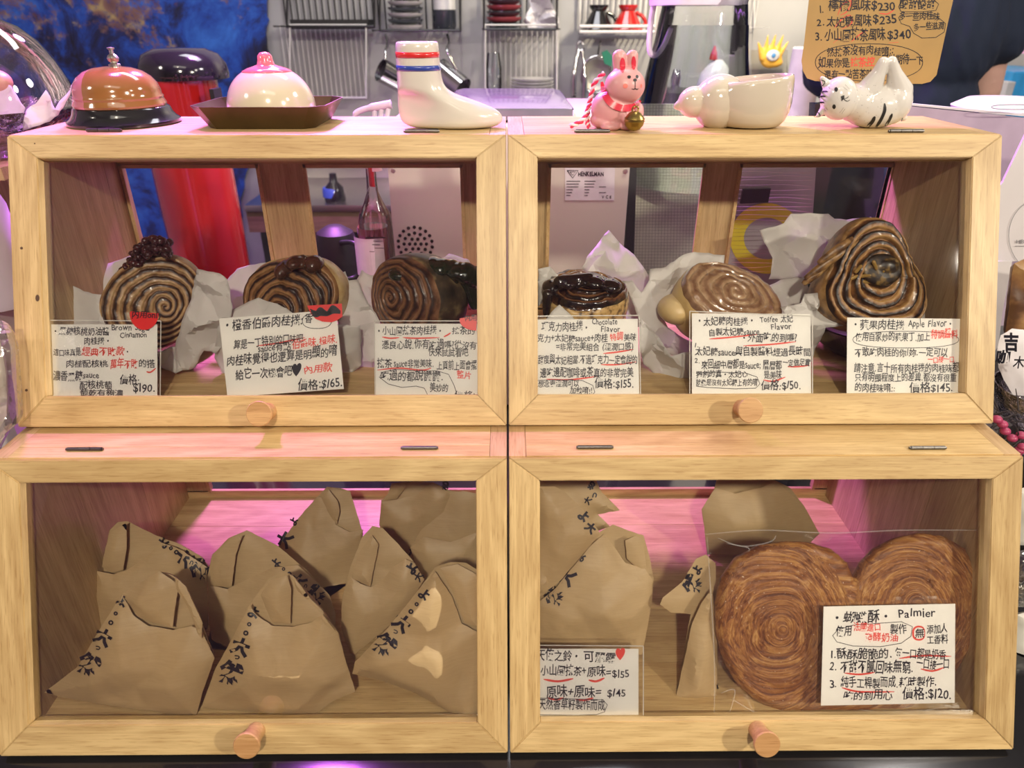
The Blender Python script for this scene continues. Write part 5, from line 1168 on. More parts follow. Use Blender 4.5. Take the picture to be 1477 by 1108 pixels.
# machine with lid
MS = plain('satin steel', (.56, .53, .45), .38, .25, .05, 5)
Ymc = 1.12; zt = R(735, 182, Ymc).z; x0, x1 = R(563, 300, Ymc).x, R(905, 300, Ymc).x
t = thing('vacuum_machine', 'steel kitchen machine seen from behind with round vent and rating plate', 'machine', ((x0 + x1) / 2, 1.3, -.03))
bm = NB(); box(bm, x0, x1, Ymc, Ymc + .42, -.02, zt, bev=.006); obj('housing', bm, MS, t, 'auto')
for x in (x0 + .03, x1 - .03):
    for y in (Ymc + .03, Ymc + .39):
        bm = NB(); lathe(bm, [(.012, 0), (.012, .012)], (x, y, -.031), seg=16); obj('foot', bm, BLACKM, t)
bm = NB(); xl0, xl1 = R(640, 160, 1.2).x, R(826, 160, 1.2).x; box(bm, xl0, xl1, 1.16, 1.5, zt, R(735, 150, 1.2).z, bev=.018); obj('lid', bm, plain('smoky lid', (.20, .20, .23), .15, coat=.5), t, 'auto')
bm = NB(); vc = R(599, 352, Ymc); s_ = 1 / (F / ((vc - CAM).dot(Vector((0, ct, -st_)))))
for rr_, n in ((0, 1), (8.2, 6), (16, 12), (24.5, 18)):
    for k in range(n):
        a = 2 * PI * k / n + (.17 if n == 18 else 0); c = vc + Vector((math.cos(a) * rr_ * s_, -.0012, math.sin(a) * rr_ * s_)); lathe(bm, [(.0026, 0), (.0029, .0012)], c, (0, 1, 0), 12)
o = obj('vent_hole', bm, BLACK, t); o['kind'] = 'stuff'
for px, py in ((567, 246), (902, 247)):
    bm = NB(); lathe(bm, [(.004, 0), (.0035, -.002), (0, -.0025)], R(px, py, Ymc), (0, 1, 0), 14); obj('screw', bm, STEEL, t, 'auto')
bm = NB(); prism(bm, [R(x, y, Ymc - .0008) for x, y in ((815, 240), (887, 240), (886, 289), (815, 289))], (0, .0007, 0)); obj('rating_plate', bm, plain('rating plate', (.62, .61, .62), .4), t)
bm = NB(); fm = lambda x, y: R(x, y, Ymc - .0011)
write(bm, 'HENKELMAN', 834, 871, 255, 8.5, fm, jit=0, off=.04); stroke(bm, [(818, 246), (834, 246), (826, 257), (818, 246)], 1.4, fm, False, False); stroke(bm, [(822, 248), (830, 248), (826, 253), (822, 248)], 1.0, fm, False, False)
for k, (a, b) in enumerate(((838, 20), (834, 18), (829, 17), (826, 9), (825, 8), (824, 6))):
    y = 261.5 + k * 4.1; stroke(bm, [(817, y), (817 + b, y)], 1.1, fm, False, False); stroke(bm, [(843, y), (843 + b * .8, y)], 1.1, fm, False, False)
    if k in (2, 4): stroke(bm, [(864, y), (874, y)], 1.0, fm, False, False)
write(bm, 'V C E', 868, 882, 287, 6, fm, jit=0, off=.03)
obj('plate_print', bm, INK, t, label='black print on the rating plate')
# lattice panel, wrapped package, dark screen
t = thing('lattice_panel', 'pale translucent panel with a fine square lattice beside the steel machine', 'panel', R(965, 420, 1.3))
bm = NB(); prism(bm, [R(x, y, 1.31) for x, y in ((918, 150), (1022, 150), (1010, 425), (912, 425))], (0, .006, 0)); obj('sheet', bm, plain('pale panel', (.88, .88, .72), .35), t)
bm = NB()
for k in range(23): x = 919 + k * 4.4; stroke(bm, [(x + 1, 150), (x - 8 + k * .1, 425)], .7, lambda a, b: R(a, b, 1.307), False, False)
for k in range(62): y = 152 + k * 4.4; stroke(bm, [(913, y), (1018, y)], .7, lambda a, b: R(a, b, 1.306), False, False)
o = obj('lattice', bm, plain('lattice line', (.45, .46, .34), .4), t); o['kind'] = 'stuff'
o = slab('dark_gap_strip', [(908, 150), (921, 150), (907, 630), (895, 630)], 1.18, .03, BLACKM); tag(o, 'added dark strip filling the dark gap between the steel machine and the lattice panel', 'dark strip')  # dark strip added where only a dark gap shows
t = thing('wrapped_package', 'grey film wrapped package with a big yellow ring printed on it', 'package', R(1115, 640, .925))
bm = NB(); pb = [R(x, y, .925) for x, y in ((1052, 200), (1180, 200), (1150, 640), (1035, 640))]; prism(bm, pb, (0, .02, 0)); obj('package_body', bm, plain('grey film wrap', (.30, .32, .31), .3, var=.25, scale=14, bump=.3, bscale=25), t)
bm = NB(); YE = plain('yellow print', (.60, .60, .04), .4)
f = lambda x, y: R(x, y, .9235)
O_ = arc(1106, 344, 53, 51, 0, 360, 48); I_ = arc(1106, 344, 33, 30, 0, 360, 48); A = [bm.verts.new(f(*p)) for p in O_[:-1]]; B = [bm.verts.new(f(*p)) for p in I_[:-1]]
for k in range(48): bm.faces.new((A[k], A[(k + 1) % 48], B[(k + 1) % 48], B[k]))
bm.faces.new([bm.verts.new(R(x, y, .9975)) for x, y in ((1070, 336), (1142, 336), (1142, 350), (1070, 350))]); obj('ring_print', bm, YE, t, label='yellow printed ring')
bm = NB()
for k in range(26):
    y = 236 + k * 6.2; stroke(bm, [(1054, y), (1090, y + rnd.uniform(-2, 2)), (1130, y + rnd.uniform(-2, 2)), (1172, y + rnd.uniform(-1, 3))], rnd.uniform(.6, 1.4), lambda a, b: R(a, b, .921))
o = obj('film_wrinkle', bm, clear('film wrinkle', gloss=.4, rough=.2), t); o['kind'] = 'stuff'
bm = NB(); prism(bm, [R(x, y, .9195) for x, y in ((1072, 273), (1112, 272), (1108, 292), (1068, 294))], (0, .004, 0)); obj('label_patch', bm, BLACKM, t)
o = slab('dark_screen', [(1176, 150), (1282, 150), (1246, 648), (1150, 648)], .95, .02, plain('dark glass', (.02, .026, .03), .12, coat=.6)); tag(o, 'dark glossy screen standing behind the apple roll', 'screen')
# ------------------------------------------------------------------ kitchen wall: racks and what is in them
WW = plain('white coated wire', (.62, .61, .62), .35); BWi = plain('black coated wire', (.02, .02, .022), .35)
def rack(label, x0, x1, y0, y1, mat, nb, Yf=2.44, Yb=2.585, rpx=1.6, low=None):
    a = R((x0 + x1) / 2, y1, Yb); t = thing('wire_rack', label, 'rack', a, 'wire racks on the kitchen wall'); r = rpx / 425
    for Y in (Yf, Yb):
        top = y0 if Y == Yb else (low if low is not None else y0)
        bm = NB(); tube(bm, [R(x0, top, Y), R(x0, y1, Y), R(x1, y1, Y), R(x1, top, Y)], r, 8, closed=True); obj('frame', bm, mat, t, 'auto')
    bm = NB(); P0_, P1_ = R(x0, y1, Yb), R(x1, y1, Yb); T0 = R(x0, y0, Yb)
    for k in range(nb + 1):
        x = P0_.x + (P1_.x - P0_.x) * k / nb; tube(bm, [(x, Yb, T0.z), (x, Yb, P0_.z), (x, Yf, R(x0, y1, Yf).z)], r * .5, 5)
    o = obj('wires', bm, mat, t); o['kind'] = 'stuff'
    return t
rack('black wire rack above the tin tray, nearly empty', 414, 540, -60, 38, BWi, 14, rpx=2.4)
rack('white wire rack hanging under the nearly empty black rack', 418, 528, 36, 141, WW, 16)
rack('black wire rack above the sock holding striped dishes and a cup', 548, 664, -60, 44, BWi, 12, rpx=2.2)
rack('black wire rack holding red rimmed bowls and a white cloth', 698, 803, -60, 42, BWi, 12, rpx=2.2)
rack('white wire rack holding a glass and stacked plates', 700, 803, 36, 141, WW, 14)
rack('white wire basket with a black and a red kettle', 836, 944, -50, 46, WW, 14, rpx=2, low=38)
rack('thin white wire basket right of the water pitcher', 1062, 1088, -50, 40, WW, 4, rpx=.9)
o = slab('drip_tray', [(418, 28), (532, 28), (530, 42), (420, 42)], 2.45, .11, BLACKM); tag(o, 'black drip tray in the bottom of the black rack above the tin tray', 'tray')
def dish(cx, y1, r, h, m, label, grp, Y=2.5):
    c = can('dish', label, 'dish', [('dish_body', cx, Y, [(r * .55, y1), (r * .9, y1 - h * .5), (r, y1 - h), (r * .92, y1 - h), (r * .5, y1 - h * .25), (0, y1 - h * .25)], m)], grp)
PL = plain('white china', (.66, .66, .68), .2, coat=.4); DK = plain('dark stoneware', (.03, .035, .05), .25, coat=.4); RR = plain('red rim stoneware', (.42, .07, .09), .3); TEAL = plain('deep teal stoneware', (.01, .05, .06), .25)
for k in range(6): dish(585, 44 - k * 8.5, 26, 8, (PL, DK)[k % 2 == 1], ('white' if k % 2 == 0 else 'dark') + ' dish in the stack above the sock, ' + ('lowest', 'second from the bottom', 'third from the bottom', 'fourth from the bottom', 'fifth from the bottom', 'topmost')[k], 'dishes stacked above the sock')
for k in range(5): dish(727, 42 - k * 8.5, 26, 9, (TEAL, RR, DK, RR, DK)[k], ('teal', 'red', 'dark', 'red', 'dark')[k] + ' bowl in the red rimmed stack, ' + ('lowest', 'second from the bottom', 'middle', 'second from the top', 'topmost')[k], 'bowls stacked in the black rack')
for k in range(6): dish(768, 140 - k * 4.6, 31, 4.4, PL, 'white plate stacked beside the drinking glass, ' + ('lowest', 'second from the bottom', 'third from the bottom', 'third from the top', 'second from the top', 'topmost')[k], 'white plates in the white rack')
can('cup', 'black cup with a white top half beside the striped dishes', 'cup', [('cup_body', 641, 2.5, [(14, 44), (17, 38), (17, 14), (0, 14)], DK), ('cup_top', 641, 2.5, [(16, 14), (16, -8), (14, -9), (0, -6)], PL)])
can('drinking_glass', 'clear drinking glass standing left of the white plates', 'glass', [('glass_body', 712, 2.5, [(9, 138), (11, 134), (12, 100), (9, 76), (8, 76), (10, 100), (9, 132), (0, 133)], CLEARW)])
o = paper('white_cloth', [(757, -20), (784, -14), (800, 14), (806, 28), (806, 42), (764, 44), (755, 30), (766, 8)], lambda x, y: R(x, y, 2.47), plain('white cloth', (.62, .6, .66), .8), None, .02, 4, 14, 90); tag(o, 'crumpled white cloth hanging in the rack beside the red bowls', 'cloth')
SH_ = plain('polished steel', (.62, .62, .62), .12, 1)
for cx, cy, ex, ey, hk, lb in ((549, 101, 590, 124, (556, 62), 'steel mug hanging left of the sock, dark mouth facing left'), (668, 128, 634, 100, (645, 62), 'steel mug hanging right of the sock, turned away')):
    a, b = R(cx, cy, 2.4), R(ex, ey, 2.45); t = thing('steel_mug', lb, 'mug', a, 'steel mugs hanging on hooks'); bm = NB(); ax = (b - a); L_ = ax.length
    lathe(bm, [(.034, 0), (.036, .0), (.036, L_), (.030, L_ + .004), (0, L_ + .004)], a, ax, 36, cap=False); obj('mug_body', bm, SH_, t, 'auto')
    bm = NB(); lathe(bm, [(0, .012), (.034, .012)], a, ax, 36, cap=False); obj('mug_inside', bm, BLACKM, t)
    bm = NB(); tube(bm, smoothpath([a.lerp(b, .2) + Vector((0, 0, .036)), R(hk[0], hk[1] + 12, 2.42), R(hk[0] + 3, hk[1], 2.46), R(hk[0], hk[1] - 12, 2.5)], 5), .004, 8); obj('handle', bm, SH_, t, True)
# hanging tools
t = thing('tongs', 'steel tongs hanging from the white basket left of the rabbit', 'tongs', R(833, 165, 2.45))
for a, b in (((835, 70), (828, 140)), ((839, 70), (842, 150))):
    bm = NB(); tube(bm, smoothpath([R(*a, 2.46), R((a[0] + b[0]) / 2 + (-3 if b[0] < 835 else 3), (a[1] + b[1]) / 2, 2.45), R(*b, 2.45)], 6), [.006] * 6 + [.009] * 7, 8); obj('arm', bm, SH_, t, True)
bm = NB(); tube(bm, [R(837, 70, 2.46) + Vector((math.cos(k * .5) * .012, 0, math.sin(k * .5) * .02)) for k in range(13)], .003, 6); obj('loop', bm, SH_, t, True)
t = thing('sieve', 'round tea sieve hanging behind the rabbit ears', 'sieve', R(858, 130, 2.45))
bm = NB(); c = R(860, 108, 2.45); tube(bm, [c + Vector((math.cos(2 * PI * k / 32) * .048, 0, math.sin(2 * PI * k / 32) * .055)) for k in range(32)], .004, 8, closed=True); obj('rim', bm, SH_, t, True)
bm = NB(); lathe(bm, [(0, 0), (.03, .006), (.047, .02)], c + Vector((0, .02, 0)), (0, -1, 0), 32, cap=False); obj('mesh', bm, plain('sieve mesh', (.34, .33, .30), .5, .5), t, True)
bm = NB(); tube(bm, [R(862, 84, 2.45), R(866, 60, 2.5)], .004, 6); obj('handle', bm, SH_, t)
o = slab('green_tag', [(868, 76), (876, 72), (884, 82), (882, 96), (872, 92)], 2.42, .012, plain('green plastic', (.02, .16, .10), .3)); tag(o, 'small green tag hanging beside the sieve', 'tag')
for cx, m, lb in ((863, BLACK, 'black kettle in the white wire basket'), (905, REDP, 'red kettle in the white wire basket above the rabbit')):
    t = can('kettle', lb, 'kettle', [('kettle_body', cx, 2.5, [(22, 46), (23, 42), (19, 34), (13, 22), (10, 16), (14, 10), (14, 7), (0, 7)], m)], 'kettles in the basket')
    bm = NB(); tube(bm, smoothpath([R(cx + 12, 18, 2.5), R(cx + 22, 24, 2.5), R(cx + 26, 34, 2.5), R(cx + 18, 40, 2.5)], 5), .006, 8); obj('handle', bm, m, t, True)
# pitcher
Yp = 1.32; t = thing('water_pitcher', 'tall clear water pitcher half hidden by the shell bowl', 'pitcher', R(1000, 260, Yp))
bm = NB(); LT(bm, [(80, 262), (84, 250), (78, 175), (70, 110), (64, 62), (62, 36), (0, 36)], 1003, Yp, seg=64)
obj('water', bm, clear('water', (.90, .94, .96), gloss=.02, rough=.0, ior=1.6), t, 'auto')
bm = NB(); LT(bm, [(83, 264), (87, 250), (81, 175), (73, 110), (66, 62), (62, 20), (60, 4), (62, -10), (60, -12)], 1003, Yp, seg=64, cap=False); obj('glass_body', bm, CLEARW, t, 'auto')
bm = NB(); LT(bm, [(63, 8), (64, 2), (64, -30), (0, -34)], 1003, Yp, seg=48); obj('lid', bm, plain('milky lid', (.62, .56, .66), .2), t, 'auto')
bm = NB(); tube(bm, smoothpath([R(950, -12, Yp), R(944, 4, Yp), R(938, 40, Yp), R(937, 72, Yp), R(944, 80, Yp), R(956, 68, Yp), R(968, 40, Yp)], 6), .0045, 10); obj('handle', bm, plain('milky handle', (.66, .58, .68), .2), t, True)
can('soap_bottle', 'white bottle with a red spout seen through the water pitcher', 'bottle', [('bottle_body', 1030, 2.2, [(26, 178), (27, 130), (22, 105), (12, 92), (6, 86), (0, 86)], PL), ('spout', 1030, 2.2, [(6, 86), (5, 78), (1, 66), (0, 66)], REDP)], rest=.325)
o = can('dark_container', 'dark square sided container behind the water pitcher', 'container', [('container_body', 967, 2.1, [(34, 200), (34, 131), (30, 128), (0, 128)], BLACKM), ('spout', 975, 2.1, [(6, 128), (8, 112), (5, 100), (0, 100)], SH_)], rest=.325)
t = thing('prep_table', 'steel table behind the cabinets holding bottles and the paper roll', 'table', (.6, 2.05, -.65))
bm = NB(); box(bm, .2, .98, 2.0, 2.27, .305, .325, bev=.003); obj('tabletop', bm, STEEL, t, 'auto')
for x in (.22, .96):
    for y in (2.02, 2.25):
        bm = NB(); box(bm, x - .015, x + .015, y - .015, y + .015, -.65, .305); obj('leg', bm, STEEL, t)
# yellow hand
t = thing('hand_ornament', 'yellow ceramic hand with an eye in its palm on the lit wall', 'ornament', R(1113, 98, 2.45))
Q = lambda x, y, d=0: R(x, y, 2.45 + d); HY = plain('yellow glazed ceramic', (.74, .42, .06), .22, coat=.4)
bm = blob([('e', Q(1112, 83), (.036, .012, .032)), ('e', Q(1117, 90), (.028, .011, .016)), ('c', Q(1100, 84), Q(1094, 62), .012, .004), ('c', Q(1104, 74), Q(1108, 51), .009, .003), ('c', Q(1113, 70), Q(1119, 50), .009, .003), ('c', Q(1121, 72), Q(1130, 51), .009, .003), ('c', Q(1125, 78), Q(1137, 60), .009, .003)], .0032, 3)
obj('hand', bm, HY, t, True)
bm = NB(); lathe(bm, [(.017, 0), (.014, .004), (0, .007)], Q(1115, 80, -.012), (0, -1, 0), 24, sx=1.25); obj('eye', bm, PL, t, 'auto', label='white painted eye')
bm = NB(); lathe(bm, [(.007, 0), (0, .003)], Q(1116, 80, -.0185), (0, -1, 0), 16); obj('iris', bm, plain('blue iris', (.10, .30, .62), .3), t, 'auto')
o = slab('wall_hook_plate', [(1084, 72), (1136, 72), (1136, 118), (1084, 118)], 2.55, .01, clear('clear holder', (.96, .95, .9), gloss=.05)); tag(o, 'clear plastic holder on the wall below the yellow hand', 'holder')
can('paper_roll', 'white paper roll standing right of the shell bowl', 'paper roll', [('roll', 1155, 2.12, [(22, 200), (22, 70), (20, 68), (0, 68)], plain('white paper', (.58, .56, .62), .7))], rest=.325)
for k in range(9):
    x, y = 1130 + k * 6, 173 + (k % 3) * 3; bm = NB(); bmesh.ops.create_icosphere(bm, subdivisions=2, radius=.010, matrix=Matrix.Translation(R(x, y, 1.5)) @ Matrix.Rotation(k, 4, 'Y') @ Matrix.Diagonal((1.4, 1, .8, 1)))
    o = obj('dark_pebble', bm, DK, None, True); tag(o, 'dark glossy pebble in the row behind the shell bowl, ' + ('leftmost', 'second from left', 'third from left', 'fourth from left', 'middle one', 'fourth from right', 'third from right', 'second from right', 'rightmost')[k], 'pebble', 'dark pebbles behind the shell bowl')
bm = NB(); box(bm, R(1120, 190, 1.5).x, R(1200, 190, 1.5).x, 1.45, 1.56, -.03, R(1130, 181, 1.5).z); o = obj('pebble_tray', bm, BLACKM); tag(o, 'dark stand carrying the row of pebbles', 'stand')

# ------------------------------------------------------------------ person behind the counter
Yq = 1.72; xT = R(1328, 90, Yq).x; z0 = -.65
t = thing('person', 'person in a navy T-shirt with back turned, behind the kraft menu card', 'person', (xT, Yq, z0))
V3 = lambda x, y, z: Vector((xT + x, Yq + y, z0 + z))
armR = [V3(.125, 0, 1.36), V3(.165, .01, 1.12), V3(.10, .12, .92)]; armL = [V3(-.15, .02, 1.36), V3(-.12, .16, 1.13), V3(-.04, .34, 1.06)]
parts = [('c', V3(-.09, 0, .86), V3(-.10, -.01, .48), .085, .058), ('c', V3(.09, 0, .86), V3(.10, -.01, .48), .085, .058), ('c', V3(-.10, -.01, .48), V3(-.10, 0, .08), .055, .036), ('c', V3(.10, -.01, .48), V3(.10, 0, .08), .055, .036),
         ('c', V3(-.10, 0, .045), V3(-.11, .14, .03), .040, .028), ('c', V3(.10, 0, .045), V3(.11, .14, .03), .040, .028),
         ('e', V3(0, 0, .92), (.165, .115, .13)), ('e', V3(0, 0, 1.06), (.135, .10, .15)), ('e', V3(0, -.005, 1.23), (.145, .11, .17)), ('c', V3(-.13, 0, 1.37), V3(.11, 0, 1.37), .060, .060), ('c', V3(0, 0, 1.38), V3(0, .015, 1.50), .060, .052),
         ('e', V3(0, .03, 1.60), (.076, .095, .115)), ('e', V3(0, .115, 1.585), (.012, .02, .018)), ('e', V3(-.078, .03, 1.59), (.010, .018, .028)), ('e', V3(.078, .03, 1.59), (.010, .018, .028))]
for A in (armR, armL): parts += [('c', A[0], A[1], .052, .040), ('c', A[1], A[2], .038, .026), ('e', A[2] + Vector((0, .0, -.05)), (.020, .036, .045))]
for A, sg in ((armR, 1), (armL, -1)):
    b = A[2] + Vector((0, 0, -.08))
    for k, ln in enumerate((.055, .068, .072, .060)):
        o_ = Vector((0, -.027 + .018 * k, 0)); parts += [('c', b + o_, b + o_ + Vector((-sg * .010, 0, -ln * .5)), .0095, .009), ('c', b + o_ + Vector((-sg * .010, 0, -ln * .5)), b + o_ + Vector((-sg * .028, 0, -ln)), .009, .007)]
    parts += [('c', A[2] + Vector((-sg * .01, .03, -.03)), A[2] + Vector((-sg * .022, .058, -.075)), .011, .008)]
bm = blob(parts, .0065, 5); SK_ = plain('skin', (.50, .30, .24), .5, var=.04, sub=.05); obj('body', bm, SK_, t, True)
NAVY = plain('navy cotton', (.006, .013, .034), .85, var=.2, scale=8, bump=.5, bscale=14)
def fold(bm, amp=.006):
    for v in bm.verts:
        l = v.co - V3(0, 0, 1.1); v.co += Vector((l.x, l.y, 0)).normalized() * amp * (noise.noise(Vector((l.x * 26, l.y * 26, l.z * 6))) + .5 * noise.noise(Vector((l.x * 50 + l.z * 30, l.y * 40, l.z * 12))))
hem = armR[0].lerp(armR[1], .52); hemL = armL[0].lerp(armL[1], .88)
bm = blob([('e', V3(0, 0, .93), (.172, .130, .10)), ('e', V3(0, 0, 1.06), (.148, .120, .16)), ('e', V3(0, -.005, 1.24), (.160, .125, .165)), ('c', V3(-.12, 0, 1.375), V3(.11, 0, 1.375), .070, .070), ('c', armR[0], hem, .070, .078), ('c', armL[0], hemL, .070, .078)], .007, 4); fold(bm, .009); obj('t_shirt', bm, NAVY, t, True, label='navy cotton T-shirt')
bm = blob([('e', V3(0, 0, .88), (.18, .13, .12)), ('c', V3(-.09, 0, .84), V3(-.10, -.01, .48), .100, .080), ('c', V3(.09, 0, .84), V3(.10, -.01, .48), .100, .080), ('c', V3(-.10, -.01, .48), V3(-.10, 0, .09), .078, .065), ('c', V3(.10, -.01, .48), V3(.10, 0, .09), .078, .065)], .009, 4); obj('trousers', bm, plain('dark trousers', (.02, .02, .025), .8), t, True)
bm = blob([('e', V3(0, .012, 1.635), (.088, .100, .100)), ('e', V3(0, -.03, 1.58), (.082, .07, .09))], .006, 4)
for f_ in [f for f in bm.faces if f.calc_center_median().y > Yq + .085 and f.calc_center_median().z < z0 + 1.67]: bm.faces.remove(f_)
obj('hair', bm, plain('dark hair', (.015, .012, .010), .45), t, True)
for sx_ in (-1, 1):
    bm = NB(); bmesh.ops.create_icosphere(bm, subdivisions=2, radius=.011, matrix=Matrix.Translation(V3(sx_ * .030, .112, 1.61))); obj('eye', bm, plain('eye', (.05, .04, .04), .2), t, True)
bm = NB(); tube(bm, smoothpath([V3(-.024, .117, 1.545), V3(0, .124, 1.542), V3(.024, .117, 1.545)], 5), .004, 8); obj('mouth', bm, plain('lips', (.45, .16, .15), .4), t, True)

# ------------------------------------------------------------------ right edge
for lb, P_, m, Y in (('magenta note sheet on the right wall, topmost', [(1452, -20), (1500, -20), (1500, 6), (1454, 6)], plain('red note', (.70, .06, .12), .6), 2.4), ('pink note sheet on the right behind the shoulder', [(1466, 20), (1500, 20), (1500, 62), (1464, 62)], plain('pink note', (.72, .22, .56), .6), 2.4), ('pale pink scalloped note below the pink one', [(1464, 64), (1500, 64), (1500, 76), (1463, 78)], plain('pale pink note', (.74, .40, .62), .6), 2.4)):
    o = slab('note_sheet', P_, Y, .003, m); tag(o, lb, 'note')
t = thing('blue_crate', 'blue crate with a grey box in front at the right edge', 'crate', R(1480, 160, 2.2))
bm = NB(); a, b = R(1444, 160, 2.2), R(1560, 103, 2.2); box(bm, a.x, b.x, 2.2, 2.5, a.z - .3, b.z, bev=.005); obj('crate_body', bm, plain('blue plastic', (.02, .22, .50), .35, var=.2), t)
bm = NB(); a, b = R(1446, 145, 2.1), R(1466, 118, 2.1); box(bm, a.x, b.x, 2.1, 2.19, a.z - .2, b.z, bev=.003); obj('grey_box', bm, plain('grey plastic', (.34, .36, .38), .4), t)
WB = plain('white carton', (.66, .63, .66), .55, var=.02)
t = thing('carton_box', 'white open carton standing at the right of the upper cabinet', 'box', R(1480, 420, .90))
def plate4(P_, Y, m, nm, d=(0, .003, 0)):
    bm = NB(); prism(bm, [R(x, y, Y if not isinstance(Y, (list, tuple)) else Y[i]) for i, (x, y) in enumerate(P_)], d); bmesh.ops.recalc_face_normals(bm, faces=bm.faces); return obj(nm, bm, m, t)
plate4([(1300, 152), (1560, 178), (1560, 470), (1385, 470)], .93, plain('shaded carton side', (.42, .34, .44), .6), 'carton_side')  # shade on this side of the white carton is put into the lilac colour
plate4([(1300, 148), (1560, 172), (1560, 176), (1300, 151)], .929, WB, 'carton_rim', (0, .008, 0))
plate4([(1490, 172), (1447, 262), (1440, 272), (1442, 285), (1424, 377), (1560, 377), (1560, 172)], .80, WB, 'front_flap')
bm = NB(); stroke(bm, arc(1500, 340, 45, 52, 0, 360, 40), .8, lambda x, y: R(x, y, .7985), False, False); write(bm, 'HB', 1466, 1478, 352, 7, lambda x, y: R(x, y, .7985), jit=0)
stroke(bm, [(1464, 355), (1480, 355)], .7, lambda x, y: R(x, y, .7985), False, False); obj('sticker_print', bm, plain('grey print', (.25, .25, .27), .5), t)
plate4([(1424, 377), (1460, 377), (1446, 450), (1440, 500), (1424, 520)], .79, WB, 'lower_flap')
t = can('round_lid', 'white round lid lying on the carton with a grey oval emblem', 'lid', [('lid_body', 1462, 1.0, [(76, 158), (78, 154), (60, 143), (0, 139)], plain('white lid', (.72, .72, .66), .4))])
bm = NB(); stroke(bm, oval(1430, 151, 1500, 158), 1.4, lambda x, y: R(x, y, .905), False, False); obj('emblem', bm, plain('grey emblem', (.3, .32, .34), .4), t)
# wrapped bread, glass bowl, dried flowers
t = thing('wrapped_bread', 'brown bread in clear wrap with a white brush lettered label', 'bread', R(1480, 590, .70))
pillow('bread', [(1462, 380), (1480, 372), (1540, 380), (1540, 560), (1470, 560), (1450, 480)], R(1480, 560, .70), .2, crust('dark bread crust', (.10, .045, .02), (.24, .12, .05), (.40, .24, .10), 40), t, .012, .03, .004, 6, 30, 61, 25)
pillow('label', [(1438, 505), (1444, 484), (1460, 474), (1480, 476), (1540, 500), (1540, 575), (1462, 570), (1448, 548), (1440, 530)], R(1480, 575, .675), .2, WB, t, .006, .002, .002, 5, 40, 62, 20)
bm = NB(); write(bm, '吉', 1448, 1470, 508, 30, lambda x, y: R(x, y, .648), slope=.1, off=.04); write(bm, '咖', 1437, 1458, 525, 18, lambda x, y: R(x, y, .648), off=.04); write(bm, '木', 1462, 1478, 532, 18, lambda x, y: R(x, y, .648), off=.02); obj('lettering', bm, INK, t, label='black brush lettering')
t = thing('glass_bowl', 'clear glass bowl holding the wrapped bread above the dried flowers', 'bowl', R(1500, 612, .68)); bm = NB(); LT(bm, [(30, 612), (48, 600), (62, 575), (66, 560), (64, 560), (58, 576), (44, 596), (0, 602)], 1500, .68, seg=40); obj('bowl', bm, CUT, t, 'auto')
t = thing('dried_flowers', 'dark dried flower bunch with pink berries at the right of the cabinets', 'flowers', R(1470, 690, .62))
TW = plain('dark twig', (.03, .02, .022), .7); bm = NB(); pr = random.Random(5)
for k in range(70):
    a = R(pr.uniform(1425, 1500), pr.uniform(590, 670), pr.uniform(.60, .70)); d = Vector((pr.uniform(-.02, .02), pr.uniform(-.015, .015), pr.uniform(-.02, .025))); tube(bm, [a, a + d * .5 + Vector((pr.uniform(-.004, .004), 0, 0)), a + d], [.0009, .0007, .0004], 5)
o = obj('twigs', bm, TW, t); o['kind'] = 'stuff'
bm = NB(); bmesh.ops.create_icosphere(bm, subdivisions=2, radius=.05, matrix=Matrix.Translation(R(1500, 650, .70)) @ Matrix.Diagonal((1.2, .6, .8, 1)));
for v in bm.verts: v.co += Vector((1, 1, 1)) * noise.noise(v.co * 60) * .012
obj('foliage', bm, TW, t)
BE = plain('pink berry', (.36, .04, .11), .4)
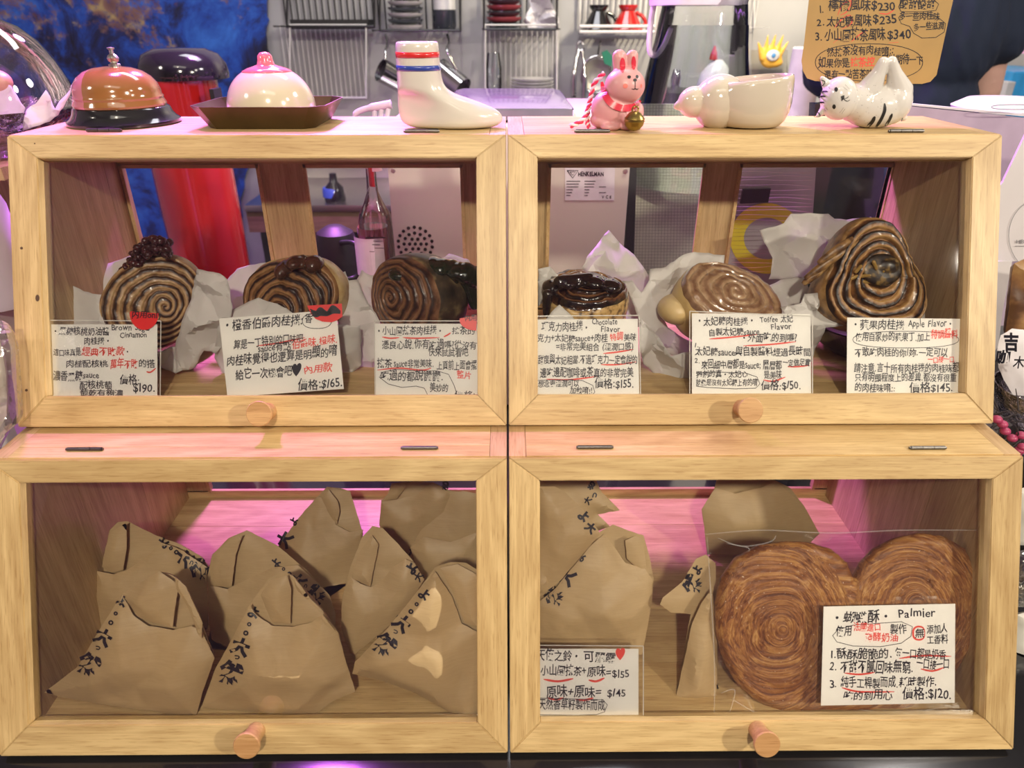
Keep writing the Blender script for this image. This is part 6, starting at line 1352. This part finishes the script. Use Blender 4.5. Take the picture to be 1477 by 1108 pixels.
for x, y in ((1446, 612), (1460, 632), (1450, 622), (1470, 650), (1475, 645), (1466, 656), (1438, 605), (1473, 628)):
    bm = NB(); bmesh.ops.create_icosphere(bm, subdivisions=2, radius=.0052, matrix=Matrix.Translation(R(x, y, .60)) @ Matrix.Diagonal((1, 1, .8, 1))); obj('berry', bm, BE, t, True)
t = thing('stacked_packages', 'stack of clear plastic packages right of the lower cabinets', 'package', R(1490, 1080, .5))
for k, (y0_, y1_) in enumerate(((700, 790), (790, 880), (880, 975), (975, 1075))):
    pillow('package', [(1466, y0_ + 6), (1490, y0_), (1560, y0_), (1560, y1_), (1462, y1_ - 4), (1458, (y0_ + y1_) / 2)], R(1480, y1_, .50 + .05 * (3 - k) * .6), .3, PLA if k % 2 else plain('milky package', (.62, .62, .58), .3), t, .010, .02, .003, 6, 24, 64 + k, 20, zmin=-.005)

# what carries the bowl and the flowers
t = thing('pedestal', 'dark pedestal under the glass bowl at the right edge', 'pedestal', (R(1510, 612, .69).x, .72, -.006))
p = R(1512, 612, .70); bm = NB(); lathe(bm, [(.05, 0), (.05, .008), (.016, .02), (.014, p.z - .004), (.034, p.z + .004)], (p.x, .71, -.006), seg=32); obj('pedestal_body', bm, BLACKM, t, 'auto')
p = R(1500, 668, .63); t = thing('vase', 'dark vase holding the dried flowers beside the lower right cabinet', 'vase', (p.x, p.y, -.006))
bm = NB(); lathe(bm, [(.03, 0), (.036, .05), (.030, p.z * .7), (.024, p.z), (.026, p.z + .012)], (p.x, p.y, -.006), seg=32); obj('vase_body', bm, BLACKM, t, 'auto')

# small dark knots in the left stile of the upper left cabinet
kn = plain('wood knot', (.10, .05, .025), .6)
cab0 = [o for o in C.objects if o.name == 'display_cabinet'][0]
for x, y, rx_, ry_ in ((31, 358, 2.2, 2.0), (38, 563, 2.2, 2.0), (54, 430, 3, 5), (50, 207, 1.2, 1)):
    bm = NB(); bm.faces.new([bm.verts.new(RD('U', *p, -.00025)) for p in arc(x, y, rx_, ry_, 0, 345, 12)]); obj('knot', bm, kn, cab0)
